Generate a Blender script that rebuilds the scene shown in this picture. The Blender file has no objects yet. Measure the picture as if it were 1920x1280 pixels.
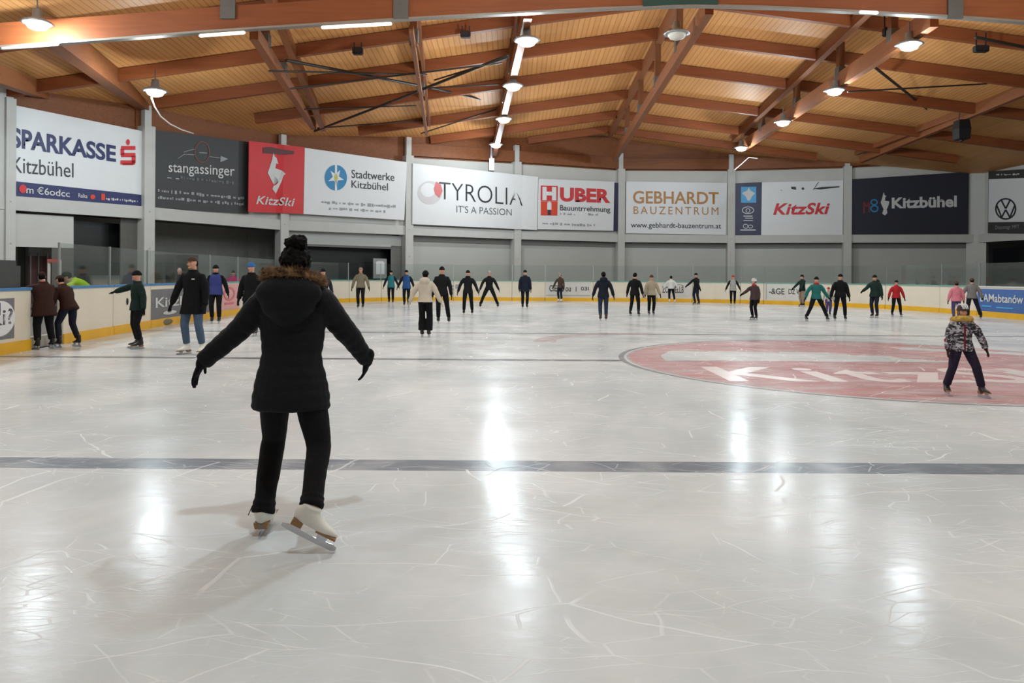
import bpy, bmesh, math, random
from mathutils import Vector, Matrix, noise
random.seed(7)
SC = bpy.context.scene
COL = SC.collection
R = math.radians
PI = math.pi
V = Vector

# ------------------------------------------------------------------ camera, world, exposure
FPX, CX, CY, CAMH = 1400.0, 960.0, 516.4, 1.5
ROLL = math.atan(0.0067)
cam_data = bpy.data.cameras.new('camera')
cam = bpy.data.objects.new('camera', cam_data)
COL.objects.link(cam)
cam_data.sensor_width = 36.0
cam_data.lens = FPX / 1920.0 * 36.0
cam_data.shift_y = (CY - 640.0) / 1920.0
cam_data.clip_end = 300
cam.matrix_world = Matrix.Translation((0, 0, CAMH)) @ Matrix.Rotation(R(90), 4, 'X') @ Matrix.Rotation(ROLL, 4, 'Z')
SC.camera = cam
world = bpy.data.worlds.new('world'); SC.world = world; world.use_nodes = True
world.node_tree.nodes['Background'].inputs[0].default_value = (0.75, 0.85, 1.0, 1)
world.node_tree.nodes['Background'].inputs[1].default_value = 0.05
SC.view_settings.view_transform = 'Standard'
SC.view_settings.look = 'None'
SC.view_settings.gamma = 1.0
SC.view_settings.use_curve_mapping = False
SC.view_settings.exposure = 0.1
LAMP_POWER = 720.0
SC.cycles.max_bounces = 6
SC.cycles.diffuse_bounces = 3
SC.cycles.transparent_max_bounces = 12
SC.cycles.sample_clamp_indirect = 4.0
SC.cycles.caustics_reflective = False
SC.cycles.caustics_refractive = False

def ray(px, py):
    dx, dy = px - CX, py - CY
    c, s = math.cos(ROLL), math.sin(ROLL)
    return Vector(((dx * c + dy * s) / FPX, 1.0, (dx * s - dy * c) / FPX))
def at(px, py, Y):
    r = ray(px, py); return Vector((0, 0, CAMH)) + r * Y
def ground(px, py, z=0.0):
    r = ray(px, py); return Vector((0, 0, CAMH)) + r * ((z - CAMH) / r.z)
def topx(p):
    u, v = FPX * p[0] / p[1], FPX * (p[2] - CAMH) / p[1]
    c, s = math.cos(ROLL), math.sin(ROLL)
    return CX + u * c + v * s, CY - v * c + u * s

# ------------------------------------------------------------------ materials
MATS = {}
def lin(c):
    return tuple(((x / 255 / 12.92) if x / 255 <= 0.04045 else ((x / 255 + 0.055) / 1.055) ** 2.4) for x in c)
def base_mat(name):
    m = bpy.data.materials.new(name); m.use_nodes = True
    return m, m.node_tree, m.node_tree.nodes['Principled BSDF']
def mat(name, rgb, rough=0.6, metal=0.0, var=0.12, scale=6.0, bump=0.0, bscale=40.0, spec=0.5):
    """plain surface with a little procedural variation; rgb is sRGB 0..255"""
    if name in MATS: return MATS[name]
    m, nt, b = base_mat(name)
    c = lin(rgb)
    tc = nt.nodes.new('ShaderNodeTexCoord')
    n = nt.nodes.new('ShaderNodeTexNoise'); n.inputs['Scale'].default_value = scale; n.inputs['Detail'].default_value = 4
    nt.links.new(tc.outputs['Object'], n.inputs['Vector'])
    mx = nt.nodes.new('ShaderNodeMix'); mx.data_type = 'RGBA'
    mx.inputs[6].default_value = (*[x * (1 - var) for x in c], 1)
    mx.inputs[7].default_value = (*[min(1, x * (1 + var)) for x in c], 1)
    nt.links.new(n.outputs['Fac'], mx.inputs[0]); nt.links.new(mx.outputs[2], b.inputs['Base Color'])
    b.inputs['Roughness'].default_value = rough; b.inputs['Metallic'].default_value = metal
    b.inputs['Specular IOR Level'].default_value = spec
    if bump:
        n2 = nt.nodes.new('ShaderNodeTexNoise'); n2.inputs['Scale'].default_value = bscale; n2.inputs['Detail'].default_value = 3
        nt.links.new(tc.outputs['Object'], n2.inputs['Vector'])
        bp = nt.nodes.new('ShaderNodeBump'); bp.inputs['Strength'].default_value = bump; bp.inputs['Distance'].default_value = 0.02
        nt.links.new(n2.outputs['Fac'], bp.inputs['Height']); nt.links.new(bp.outputs[0], b.inputs['Normal'])
    MATS[name] = m
    return m
class X:
    """small expression wrapper over shader math nodes"""
    nt = None
    def __init__(s, sock): s.s = sock
    @staticmethod
    def op(kind, *a):
        n = X.nt.nodes.new('ShaderNodeMath'); n.operation = kind
        for i, v in enumerate(a):
            if isinstance(v, X): X.nt.links.new(v.s, n.inputs[i])
            else: n.inputs[i].default_value = v
        return X(n.outputs[0])
    def __add__(a, b): return X.op('ADD', a, b)
    def __sub__(a, b): return X.op('SUBTRACT', a, b)
    def __rsub__(a, b): return X.op('SUBTRACT', b, a)
    def __mul__(a, b): return X.op('MULTIPLY', a, b)
    __radd__ = __add__; __rmul__ = __mul__
    def lt(a, b): return X.op('LESS_THAN', a, b)
    def gt(a, b): return X.op('GREATER_THAN', a, b)
    def abs(a): return X.op('ABSOLUTE', a)
    def step(a, lo, hi):
        n = X.nt.nodes.new('ShaderNodeMapRange'); n.interpolation_type = 'SMOOTHSTEP'
        X.nt.links.new(a.s, n.inputs[0]); n.inputs[1].default_value = lo; n.inputs[2].default_value = hi
        return X(n.outputs[0])
def xmix(a, b, f):
    n = X.nt.nodes.new('ShaderNodeMix'); n.data_type = 'RGBA'
    for i, v in ((6, a), (7, b)):
        if isinstance(v, X): X.nt.links.new(v.s, n.inputs[i])
        else: n.inputs[i].default_value = (*v, 1)
    if isinstance(f, X): X.nt.links.new(f.s, n.inputs[0])
    else: n.inputs[0].default_value = f
    return X(n.outputs[2])
def xnoise(vec, scale, detail=2.0, dist=0.0, rough=0.5):
    n = X.nt.nodes.new('ShaderNodeTexNoise'); n.inputs['Scale'].default_value = scale
    n.inputs['Detail'].default_value = detail; n.inputs['Distortion'].default_value = dist; n.inputs['Roughness'].default_value = rough
    X.nt.links.new(vec, n.inputs['Vector']); return X(n.outputs['Fac'])
def xmap(vec, loc=(0, 0, 0), rot=(0, 0, 0), scl=(1, 1, 1)):
    n = X.nt.nodes.new('ShaderNodeMapping'); n.inputs[1].default_value = loc; n.inputs[2].default_value = rot; n.inputs[3].default_value = scl
    X.nt.links.new(vec, n.inputs[0]); return n.outputs[0]

def wood(name, light, dark, along='X', plank=0.0, rough=0.55):
    m, nt, b = base_mat(name); X.nt = nt
    tc = nt.nodes.new('ShaderNodeTexCoord').outputs['Object']
    scl = {'X': (0.35, 6, 6), 'Y': (6, 0.35, 6), 'Z': (6, 6, 0.35)}[along]
    g = xnoise(xmap(tc, scl=scl), 1.6, 6, 0.6)
    g2 = xnoise(tc, 0.25, 3)
    col = xmix(lin(dark), lin(light), (g * 0.75 + g2 * 0.5 - 0.12))
    if plank:
        sep = nt.nodes.new('ShaderNodeSeparateXYZ'); nt.links.new(tc, sep.inputs[0])
        x = X(sep.outputs[0])
        fr = X.op('FRACT', x * (1.0 / plank))
        seam = (fr - 0.5).abs().gt(0.43)
        idx = X.op('FLOOR', x * (1.0 / plank))
        wn = nt.nodes.new('ShaderNodeTexWhiteNoise'); wn.noise_dimensions = '1D'; nt.links.new(idx.s, wn.inputs['W'])
        col = xmix(col, lin(dark), X(wn.outputs[0]) * 0.55)
        col = xmix(col, tuple(c * 0.45 for c in lin(dark)), seam * 0.6)
        bp = nt.nodes.new('ShaderNodeBump'); bp.inputs['Distance'].default_value = 0.02; bp.inputs['Strength'].default_value = 0.5
        bp.invert = True; nt.links.new(seam.s, bp.inputs['Height']); nt.links.new(bp.outputs[0], b.inputs['Normal'])
    nt.links.new(col.s, b.inputs['Base Color']); b.inputs['Roughness'].default_value = rough
    b.inputs['Specular IOR Level'].default_value = 0.3
    return m
M_PLANK = wood('spruce_planks', (242, 178, 112), (216, 148, 88), 'Y', 0.22)
M_GLU = wood('glulam_along_hall', (154, 94, 56), (114, 66, 38), 'Y')
M_GLUX = wood('glulam_across_hall', (156, 88, 50), (112, 58, 31), 'X')
M_POST = wood('timber_post', (140, 86, 52), (96, 54, 32), 'Z')
M_FASCIA = wood('wood_fascia', (150, 92, 56), (104, 58, 34), 'X', 0)

def ice_material():
    m, nt, b = base_mat('skated_ice'); X.nt = nt
    tc = nt.nodes.new('ShaderNodeTexCoord').outputs['Object']
    sep = nt.nodes.new('ShaderNodeSeparateXYZ'); nt.links.new(tc, sep.inputs[0])
    x, y = X(sep.outputs[0]), X(sep.outputs[1])
    warp = xnoise(tc, 1.3, 3)
    cloud = xnoise(xmap(tc, scl=(1, 0.6, 1)), 0.35, 6, 0.4, 0.6)
    col = xmix((0.555, 0.59, 0.60), (0.745, 0.755, 0.765), cloud.step(0.36, 0.64))
    wet = xnoise(xmap(tc, loc=(3, 9, 0), scl=(0.8, 2.0, 1)), 0.9, 5, 0.8)
    col = xmix(col, (0.49, 0.50, 0.52), wet.step(0.56, 0.72) * y.step(6.0, 14.0) * 0.55)
    # paint under the ice
    def band(c, w, k=1.0): return (y - c).abs().lt(w / 2) * k
    pn = xnoise(tc, 2.2, 5, 0.5)
    keep = pn.step(0.28, 0.6)
    col = xmix(col, (0.15, 0.175, 0.22), band(5.89, 0.33) * (keep * 0.3 + 0.55))
    col = xmix(col, (0.12, 0.125, 0.14), band(13.28, 0.26) * (keep * 0.25 + 0.6) * ((x - 6.5).abs().gt(4.5)))
    col = xmix(col, (0.13, 0.13, 0.15), band(19.4, 0.28) * 0.75)
    col = xmix(col, (0.16, 0.16, 0.17), band(27.6, 0.18) * 0.4)
    dx, dy = x - 6.5, y - 13.28
    r = X.op('SQRT', dx * dx + dy * dy)
    rw = r + (warp - 0.5) * 0.05
    inside = r.lt(4.36)
    white = (dy + (warp - 0.5) * 0.5 - 0.12).gt(0.0) * (dy + (pn - 0.5) * 0.9).lt(1.75) * (r + (warp - 0.5) * 0.3).lt(3.75) * (x + (pn - 0.5) * 3 + dy * 0.9).lt(8.0)
    swoosh = ((dy + 1.15 - (x - 9.2) * 0.28 + (pn - 0.5) * 0.3).abs().lt(0.24)) * x.gt(7.9) * r.lt(4.2)
    swoosh2 = ((dy - 2.3 + (x - 9.0) * 0.5 + (pn - 0.5) * 0.3).abs().lt(0.30)) * x.gt(8.2) * r.lt(4.2)
    red = inside * X.op('MAXIMUM', 0.0, 1.0 - white - swoosh - swoosh2)
    col = xmix(col, (0.56, 0.235, 0.24), red * (xnoise(xmap(tc, scl=(0.7, 2, 1)), 1.4, 5).step(0.25, 0.7) * 0.45 + 0.42))
    col = xmix(col, (0.17, 0.15, 0.16), (r - 4.5).abs().lt(0.05) * 0.7)
    col = xmix(col, (0.30, 0.22, 0.22), (r - 4.38).abs().lt(0.02) * 0.5)
    col = xmix(col, (0.30, 0.22, 0.22), band(13.28, 0.07) * inside * 0.7)
    # pale swoosh beyond the circle
    ex, ey = x - 3.2, y - 17.0
    r2 = X.op('SQRT', ex * ex + ey * ey)
    col = xmix(col, (0.50, 0.33, 0.33), (r2 - 2.45).abs().lt(0.26) * x.lt(3.6) * y.gt(16.9) * 0.55)
    # skate scratches
    wv = nt.nodes.new('ShaderNodeVectorMath'); wv.operation = 'MULTIPLY_ADD'
    wn = nt.nodes.new('ShaderNodeTexNoise'); wn.inputs['Scale'].default_value = 0.9; wn.inputs['Detail'].default_value = 2
    nt.links.new(tc, wn.inputs['Vector']); nt.links.new(wn.outputs['Color'], wv.inputs[0]); wv.inputs[1].default_value = (0.55, 0.55, 0); nt.links.new(tc, wv.inputs[2])
    def cuts(rot, scl, sc, w, lo, seed):
        n = nt.nodes.new('ShaderNodeTexVoronoi'); n.feature = 'DISTANCE_TO_EDGE'; n.voronoi_dimensions = '2D'; n.inputs['Scale'].default_value = sc
        nt.links.new(xmap(wv.outputs[0], loc=(seed, seed * 1.7, 0), rot=(0, 0, rot), scl=scl), n.inputs['Vector'])
        gate = xnoise(xmap(tc, loc=(seed * 3, seed, 0)), 1.0, 4, 0.3).step(lo, lo + 0.14)
        return (1.0 - X(n.outputs['Distance']).step(w * 0.35, w)) * gate
    c1 = cuts(0.4, (0.45, 1.3, 1), 1.0, 0.007, 0.46, 2.0)
    c2 = cuts(-0.7, (0.35, 1.5, 1), 1.2, 0.008, 0.46, 5.0)
    c3 = cuts(1.2, (0.4, 1.4, 1), 1.5, 0.009, 0.45, 9.0)
    c4 = cuts(2.2, (0.6, 1.6, 1), 2.6, 0.014, 0.44, 13.0)
    c5 = cuts(0.1, (0.5, 1.8, 1), 3.4, 0.018, 0.45, 17.0)
    sc_all = X.op('MINIMUM', 1.0, c1 + c2 + c3 + c4 * 0.6 + c5 * 0.5 + cuts(0.9, (0.5, 2.0, 1), 6.0, 0.03, 0.47, 23.0) * 0.35)
    fine = xnoise(xmap(tc, rot=(0, 0, 0.6), scl=(1, 7, 1)), 9.0, 4).step(0.60, 0.75) * 0.35
    col = xmix(col, (0.88, 0.88, 0.89), X.op('MINIMUM', 1.0, sc_all * 0.55 + fine * 0.3))
    nt.links.new(col.s, b.inputs['Base Color'])
    rough = xnoise(tc, 1.1, 5).step(0.3, 0.75) * 0.12 + 0.15 + sc_all * 0.2
    nt.links.new(rough.s, b.inputs['Roughness'])
    b.inputs['IOR'].default_value = 1.31
    b.inputs['Specular IOR Level'].default_value = 0.07
    bp = nt.nodes.new('ShaderNodeBump'); bp.inputs['Strength'].default_value = 0.35; bp.inputs['Distance'].default_value = 0.004
    hgt = xnoise(xmap(tc, scl=(1, 1.6, 1)), 7.0, 4) * 0.8 + sc_all * 0.5 + xnoise(tc, 1.2, 2) * 2.0
    nt.links.new(hgt.s, bp.inputs['Height']); nt.links.new(bp.outputs[0], b.inputs['Normal'])
    return m
M_ICE = ice_material()

def glass_mat(name, tint, gloss=0.12):
    m = bpy.data.materials.new(name); m.use_nodes = True; nt = m.node_tree
    nt.nodes.clear()
    o = nt.nodes.new('ShaderNodeOutputMaterial'); t = nt.nodes.new('ShaderNodeBsdfTransparent'); g = nt.nodes.new('ShaderNodeBsdfGlossy')
    t.inputs[0].default_value = (*tint, 1); g.inputs['Roughness'].default_value = 0.06
    lw = nt.nodes.new('ShaderNodeLayerWeight'); lw.inputs[0].default_value = 0.25
    mu = nt.nodes.new('ShaderNodeMath'); mu.operation = 'MULTIPLY_ADD'; mu.inputs[1].default_value = 0.3; mu.inputs[2].default_value = gloss * 0.2
    nt.links.new(lw.outputs['Fresnel'], mu.inputs[0])
    mx = nt.nodes.new('ShaderNodeMixShader')
    nt.links.new(mu.outputs[0], mx.inputs[0]); nt.links.new(t.outputs[0], mx.inputs[1]); nt.links.new(g.outputs[0], mx.inputs[2])
    nt.links.new(mx.outputs[0], o.inputs[0])
    return m
M_GLASS = glass_mat('plexiglass', (0.93, 0.96, 0.95))
def emit_mat(name, rgb, s):
    m, nt, b = base_mat(name)
    b.inputs['Base Color'].default_value = (*rgb, 1)
    b.inputs['Emission Color'].default_value = (*rgb, 1); b.inputs['Emission Strength'].default_value = s
    return m
M_LAMP = emit_mat('lamp_diffuser', (1.0, 0.95, 0.9), 14.0)
M_WALL = mat('painted_concrete', (196, 192, 186), 0.7, var=0.08, scale=1.2, bump=0.1)
M_WALLG = mat('grey_panel_wall', (184, 182, 176), 0.55, var=0.07, scale=0.6)
M_COLUMN = mat('grey_white_column', (194, 191, 186), 0.65, var=0.08, scale=2.0)
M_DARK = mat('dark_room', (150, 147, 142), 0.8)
M_BLACK = mat('black_opening', (9, 9, 10), 0.35)
M_STEEL = mat('dark_steel', (62, 56, 52), 0.5, 0.6)
M_BRKT = mat('steel_bracket', (105, 102, 98), 0.5, 0.5)
M_BLK = mat('black_plastic', (20, 20, 22), 0.5)
M_CONC = mat('concrete_floor', (110, 108, 104), 0.8)
M_CREAM = mat('cream_board', (222, 210, 190), 0.4, var=0.08, scale=1.5)
M_YEL = mat('yellow_kick_strip', (228, 172, 30), 0.4, var=0.12, scale=3)
M_BLUECAP = mat('blue_cap_rail', (62, 120, 172), 0.45)
M_TEALCAP = mat('teal_cap_rail', (110, 160, 150), 0.45)
M_WHITE = mat('white_vinyl', (222, 220, 220), 0.45, var=0.03, scale=2)
M_TUBE = emit_mat('fluorescent_tube', (1.0, 0.93, 0.84), 1.4)
M_CABLE = mat('white_cable', (205, 195, 185), 0.5)

# ------------------------------------------------------------------ mesh helpers
def obj(name, bm, m=None, parent=None, smooth=False):
    me = bpy.data.meshes.new(name); bm.to_mesh(me); bm.free()
    o = bpy.data.objects.new(name, me); COL.objects.link(o)
    for mm in (m if isinstance(m, (list, tuple)) else [m]):
        if mm: me.materials.append(mm)
    if smooth: me.shade_smooth()
    if parent is not None: o.parent = parent
    return o
def empty(name, loc=(0, 0, 0), rz=0.0):
    o = bpy.data.objects.new(name, None); COL.objects.link(o); o.location = loc; o.rotation_euler = (0, 0, rz)
    o.empty_display_size = 0.1
    return o
def tag(o, label, cat, group=None, kind=None):
    o['label'] = label; o['category'] = cat
    if group: o['group'] = group
    if kind: o['kind'] = kind
    return o
def struct(o): o['kind'] = 'structure'; return o
def box(bm, lo, hi):
    v = [bm.verts.new((x, y, z)) for z in (lo[2], hi[2]) for y in (lo[1], hi[1]) for x in (lo[0], hi[0])]
    for f in ((0, 2, 3, 1), (4, 5, 7, 6), (0, 1, 5, 4), (2, 6, 7, 3), (0, 4, 6, 2), (1, 3, 7, 5)):
        bm.faces.new([v[i] for i in f])
def beam(bm, a, b, w, h, up=(0, 0, 1)):
    """rectangular bar from a to b, w wide, h tall (centred)"""
    a, b = Vector(a), Vector(b); d = (b - a).normalized()
    s = d.cross(Vector(up))
    if s.length < 1e-4: s = Vector((1, 0, 0))
    s.normalize(); u = s.cross(d).normalized()
    q = []
    for p in (a, b):
        for i, j in ((-1, -1), (1, -1), (1, 1), (-1, 1)):
            q.append(bm.verts.new(p + s * (i * w / 2) + u * (j * h / 2)))
    for f in ((3, 2, 1, 0), (4, 5, 6, 7), (0, 1, 5, 4), (1, 2, 6, 5), (2, 3, 7, 6), (3, 0, 4, 7)):
        bm.faces.new([q[i] for i in f])
def frame_of(d, ref=(0, 0, 1)):
    d = d.normalized(); r = Vector(ref)
    if abs(d.dot(r)) > 0.95: r = Vector((0, -1, 0))
    s = d.cross(r).normalized(); u = s.cross(d).normalized()
    return s, u
def loft(bm, rings, cap=True):
    """rings: lists of equal-length vertex coordinates"""
    rv = [[bm.verts.new(p) for p in ring] for ring in rings]
    n = len(rv[0])
    for a, b in zip(rv, rv[1:]):
        for i in range(n):
            bm.faces.new((a[i], a[(i + 1) % n], b[(i + 1) % n], b[i]))
    if cap:
        bm.faces.new(list(reversed(rv[0]))); bm.faces.new(rv[-1])
def tube(bm, pts, rad, seg=12, ref=(0, 0, 1), flat=1.0, dome=True):
    """tapered tube; rad may be a number or one per point; flat squashes it along the frame's second axis"""
    pts = [Vector(p) for p in pts]
    if not isinstance(rad, (list, tuple)): rad = [rad] * len(pts)
    if dome:
        d0 = (pts[0] - pts[1]).normalized(); d1 = (pts[-1] - pts[-2]).normalized()
        p0, p1, r0, r1 = pts[0], pts[-1], rad[0], rad[-1]
        pts = [p0 + d0 * r0 * 0.9, p0 + d0 * r0 * 0.6] + pts + [p1 + d1 * r1 * 0.6, p1 + d1 * r1 * 0.9]
        rad = [r0 * 0.3, r0 * 0.75] + list(rad) + [r1 * 0.75, r1 * 0.3]
    rings = []
    for i, p in enumerate(pts):
        d = (pts[min(i + 1, len(pts) - 1)] - pts[max(i - 1, 0)]).normalized()
        if i == 0: s, u = frame_of(d, ref)
        else: s = (s - d * s.dot(d)).normalized(); u = s.cross(d).normalized()
        rings.append([p + s * (rad[i] * math.cos(2 * PI * k / seg)) + u * (rad[i] * flat * math.sin(2 * PI * k / seg)) for k in range(seg)])
    loft(bm, rings)
def ball(bm, c, r, seg=16, rings=10, M=None):
    if not isinstance(r, (list, tuple)): r = (r, r, r)
    mat_ = Matrix.Translation(c) @ (M.to_4x4() if M is not None else Matrix.Identity(4)) @ Matrix.Diagonal((*r, 1))
    return bmesh.ops.create_uvsphere(bm, u_segments=seg, v_segments=rings, radius=1.0, matrix=mat_)['verts']
def lathe(bm, prof, c=(0, 0, 0), seg=24):
    loft(bm, [[Vector((c[0] + r * math.cos(2 * PI * k / seg), c[1] + r * math.sin(2 * PI * k / seg), c[2] + z)) for k in range(seg)] for r, z in prof])

def text_bm(body, offset=0.0, shear=0.0, spacing=1.0):
    """flat text as a triangle mesh normalised to a unit box (0..1 in x and y)"""
    cu = bpy.data.curves.new('letters', 'FONT'); cu.body = body; cu.offset = offset; cu.shear = shear; cu.space_character = spacing
    cu.resolution_u = 4; cu.fill_mode = 'FRONT'
    o = bpy.data.objects.new('letters', cu); COL.objects.link(o)
    dg = bpy.context.evaluated_depsgraph_get()
    me = bpy.data.meshes.new_from_object(o.evaluated_get(dg))
    bm = bmesh.new(); bm.from_mesh(me)
    bpy.data.objects.remove(o); bpy.data.curves.remove(cu); bpy.data.meshes.remove(me)
    xs = [v.co.x for v in bm.verts]; ys = [v.co.y for v in bm.verts]
    x0, x1, y0, y1 = min(xs), max(xs), min(ys), max(ys)
    for v in bm.verts: v.co = Vector(((v.co.x - x0) / (x1 - x0), (v.co.y - y0) / (y1 - y0), 0))
    return bm
def poly_bm(polys):
    """polygons (lists of 2-D points, may be concave) as flat faces"""
    bm = bmesh.new()
    for p in polys:
        bm.faces.new([bm.verts.new((x, y, 0)) for x, y in p])
    bmesh.ops.triangulate(bm, faces=bm.faces[:])
    return bm
def ell(cx, cy, rx, ry, n=28, a0=0.0, a1=2 * PI):
    return [(cx + rx * math.cos(a0 + (a1 - a0) * k / n), cy + ry * math.sin(a0 + (a1 - a0) * k / n)) for k in range(n)]
def ring_polys(cx, cy, rx, ry, t, n=28):
    out = []
    for k in range(n):
        a, b = 2 * PI * k / n, 2 * PI * (k + 1) / n
        out.append([(cx + rx * math.cos(a), cy + ry * math.sin(a)), (cx + rx * math.cos(b), cy + ry * math.sin(b)),
                    (cx + (rx - t) * math.cos(b), cy + (ry - t) * math.sin(b)), (cx + (rx - t) * math.cos(a), cy + (ry - t) * math.sin(a))])
    return out
def line_poly(x0, y0, x1, y1, w):
    d = math.hypot(x1 - x0, y1 - y0); nx, ny = -(y1 - y0) / d * w / 2, (x1 - x0) / d * w / 2
    return [(x0 + nx, y0 + ny), (x1 + nx, y1 + ny), (x1 - nx, y1 - ny), (x0 - nx, y0 - ny)]
def rect(x0, y0, x1, y1): return [(x0, y0), (x1, y0), (x1, y1), (x0, y1)]

# ------------------------------------------------------------------ hall geometry
# columns of the far curved wall: image column and the height of the cross beam (z = 4.14) read there
ZB = 4.14
COLS = []
for px, py in ((14, 380), (275, 399), (530, 422), (765, 432), (968, 440.5), (1163, 446.5), (1370, 448.5), (1588, 447.5), (1832, 447)):
    r_ = ray(px, py); COLS.append(Vector((r_.x, 1, 0)) * ((ZB - CAMH) / r_.z))
COLS.insert(0, Vector((-21.0, 21.5, 0)))
COLS.append(Vector((31.6, 42.0, 0)))
COLTOP = [8.2, None, None, None, None, None, None, None, None, None, 9.3]
for i, (px, py) in enumerate(((14, 185), (275, 237), (530, 272), (765, 292), (968, 304), (1163, 317), (1370, 318), (1588, 312), (1832, 297))):
    COLTOP[i + 1] = at(px, py, COLS[i + 1].y).z
NB = len(COLS) - 1
def bay_frame(i):
    a, b = COLS[i], COLS[i + 1]; t = (b - a).normalized(); n = Vector((t.y, -t.x, 0))
    return a, b, t, n          # n points into the hall
COLPX = [topx((c.x, c.y, 4))[0] for c in COLS]
def bay_of(px):
    for i in range(NB):
        if px < COLPX[i + 1]: return i
    return NB - 1
def wallpt(px, py, off, bay=None):
    i = bay_of(px) if bay is None else bay
    a, b, t, n = bay_frame(i)
    o = a + n * off; r = ray(px, py); c = Vector((0, 0, CAMH))
    k = (o - c).dot(n) / r.dot(n)
    return c + r * k

RX, SL, SR = 6.27, 0.145, 0.125
def zroof(x, y):
    return 11.92 - 0.045 * (y - 32.1) - (SL * (RX - x) if x < RX else SR * (x - RX))

# rink outline
PATH = [(-8.55, 4.0), (-8.9, 9.0), (-9.3, 14.5), (-10.0, 22.0), (-10.15, 29.0)]
for k in range(0, 25):
    a = R(180 - 90 * k / 24); PATH.append((-2.0 + 8.15 * math.cos(a), 35.7 + 8.5 * math.sin(a)))
for k in range(0, 33):
    a = R(90 - 90 * k / 32); PATH.append((6.7 + 12.0 * math.cos(a), 32.2 + 12.0 * math.sin(a)))
PATH += [(18.75, 24.0), (18.75, 18.0)]
PTS = []
for (x0, y0), (x1, y1) in zip(PATH, PATH[1:]):
    n = max(1, int(math.hypot(x1 - x0, y1 - y0) / 0.25))
    for k in range(n): PTS.append(Vector((x0 + (x1 - x0) * k / n, y0 + (y1 - y0) * k / n, 0)))
PTS.append(Vector((*PATH[-1], 0)))
PPX = [topx((p.x, p.y, 0.6))[0] for p in PTS]
def path_index(px):
    for i in range(len(PTS) - 1):
        if PPX[i] <= px <= PPX[i + 1]: return i + (px - PPX[i]) / max(1e-6, PPX[i + 1] - PPX[i])
    return 0.0 if px < PPX[0] else len(PTS) - 1.0
def pathpt(f):
    i = min(int(f), len(PTS) - 2); return PTS[i].lerp(PTS[i + 1], f - i)
def pathnorm(f):
    i = min(int(f), len(PTS) - 2); a = PTS[max(i - 1, 0)]; b = PTS[min(i + 2, len(PTS) - 1)]
    t = (b - a).normalized(); return Vector((t.y, -t.x, 0))      # into the rink

# ------------------------------------------------------------------ floor, ceiling, enclosing walls
bm = bmesh.new()
outl = [(p.x, p.y) for p in PTS] + [(18.75, -16), (-8.4, -16)]
bm.faces.new([bm.verts.new((x, y, 0)) for x, y in reversed(outl)])
bmesh.ops.triangulate(bm, faces=bm.faces[:])
floor = struct(obj('floor', bm, M_ICE))
bm = bmesh.new(); box(bm, (-26, -18, -0.3), (38, 60, -0.03)); struct(obj('floor', bm, M_CONC))
tb = text_bm('KitzSki', 0.02, 0, 1.12)
for v in tb.verts: v.co = Vector((3.15 + v.co.x * 6.3, 10.75 + v.co.y * 1.75, 0.001))
M_ICEW = mat('white_paint_under_ice', (244, 230, 228), 0.25, var=0.08, scale=2.5)
for f_ in tb.faces:
    f_.normal_update()
    if f_.normal.z < 0: f_.normal_flip()
lt = obj('lettering', tb, M_ICEW, floor); lt['label'] = 'faded white lettering in the red centre circle'

bm = bmesh.new()
ys = [-16, 4, 20, 40, 58]; xs = [-25, RX, 37]
for th in (0.26, 0.5):
    g = [[bm.verts.new((x, y, zroof(x, y) + th)) for x in xs] for y in ys]
    for j in range(len(ys) - 1):
        for i in range(2): bm.faces.new((g[j][i], g[j + 1][i], g[j + 1][i + 1], g[j][i + 1]))
struct(obj('ceiling', bm, M_PLANK))
bm = bmesh.new(); box(bm, (-24.5, -16, 0), (-24.2, 24, 12)); struct(obj('wall_left', bm, M_WALLG))
bm = bmesh.new(); box(bm, (34.2, -16, 0), (34.5, 44, 12)); struct(obj('wall_right', bm, M_WALLG))
bm = bmesh.new(); box(bm, (-24.5, -16.3, 0), (34.5, -16, 13)); struct(obj('wall_back', bm, M_WALLG))

# columns, cross beams, wall panels of each bay
def prism_along(bm, a, b, n, d0, d1, z0a, z1a, z0b=None, z1b=None):
    z0b = z0a if z0b is None else z0b; z1b = z1a if z1b is None else z1b
    q = []
    for p, z0, z1 in ((a, z0a, z1a), (b, z0b, z1b)):
        for d, z in ((d0, z0), (d1, z0), (d1, z1), (d0, z1)):
            q.append(bm.verts.new((p.x + n.x * d, p.y + n.y * d, z)))
    for f in ((3, 2, 1, 0), (4, 5, 6, 7), (0, 1, 5, 4), (1, 2, 6, 5), (2, 3, 7, 6), (3, 0, 4, 7)): bm.faces.new([q[i] for i in f])
    bmesh.ops.recalc_face_normals(bm, faces=bm.faces[:])
for i, c in enumerate(COLS):
    n = ((bay_frame(i)[3] if i < NB else bay_frame(i - 1)[3]) + (bay_frame(i - 1)[3] if i > 0 else bay_frame(i)[3])).normalized()
    t = Vector((-n.y, n.x, 0))
    w = {1: 0.36, 9: 1.15}.get(i, 0.5) / 2
    bm = bmesh.new()
    prism_along(bm, c - t * w, c + t * w, n, -0.35, 0.22, 0.0, COLTOP[i])
    if i == 1: prism_along(bm, c - t * 0.9, c - t * w, n, -0.5, 0.12, 0.0, COLTOP[i] + 0.9)
    top = zroof(c.x, c.y) + 0.2
    if top > COLTOP[i] + 0.2:
        prism_along(bm, c - t * 0.16 - n * 0.05, c + t * 0.16 - n * 0.05, n, -0.15, 0.12, COLTOP[i], min(top, COLTOP[i] + 1.1))
    for zz in (ZB + 0.05, 2.6):
        for k in range(8): pass
        ball(bm, c + n * 0.225 + Vector((0, 0, zz)), (0.035, 0.035, 0.035), 8, 6)
    struct(obj('column', bm, M_COLUMN))
side = lambda i: 'left' if i < 3 else ('right' if i > 8 else 'far')
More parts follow.
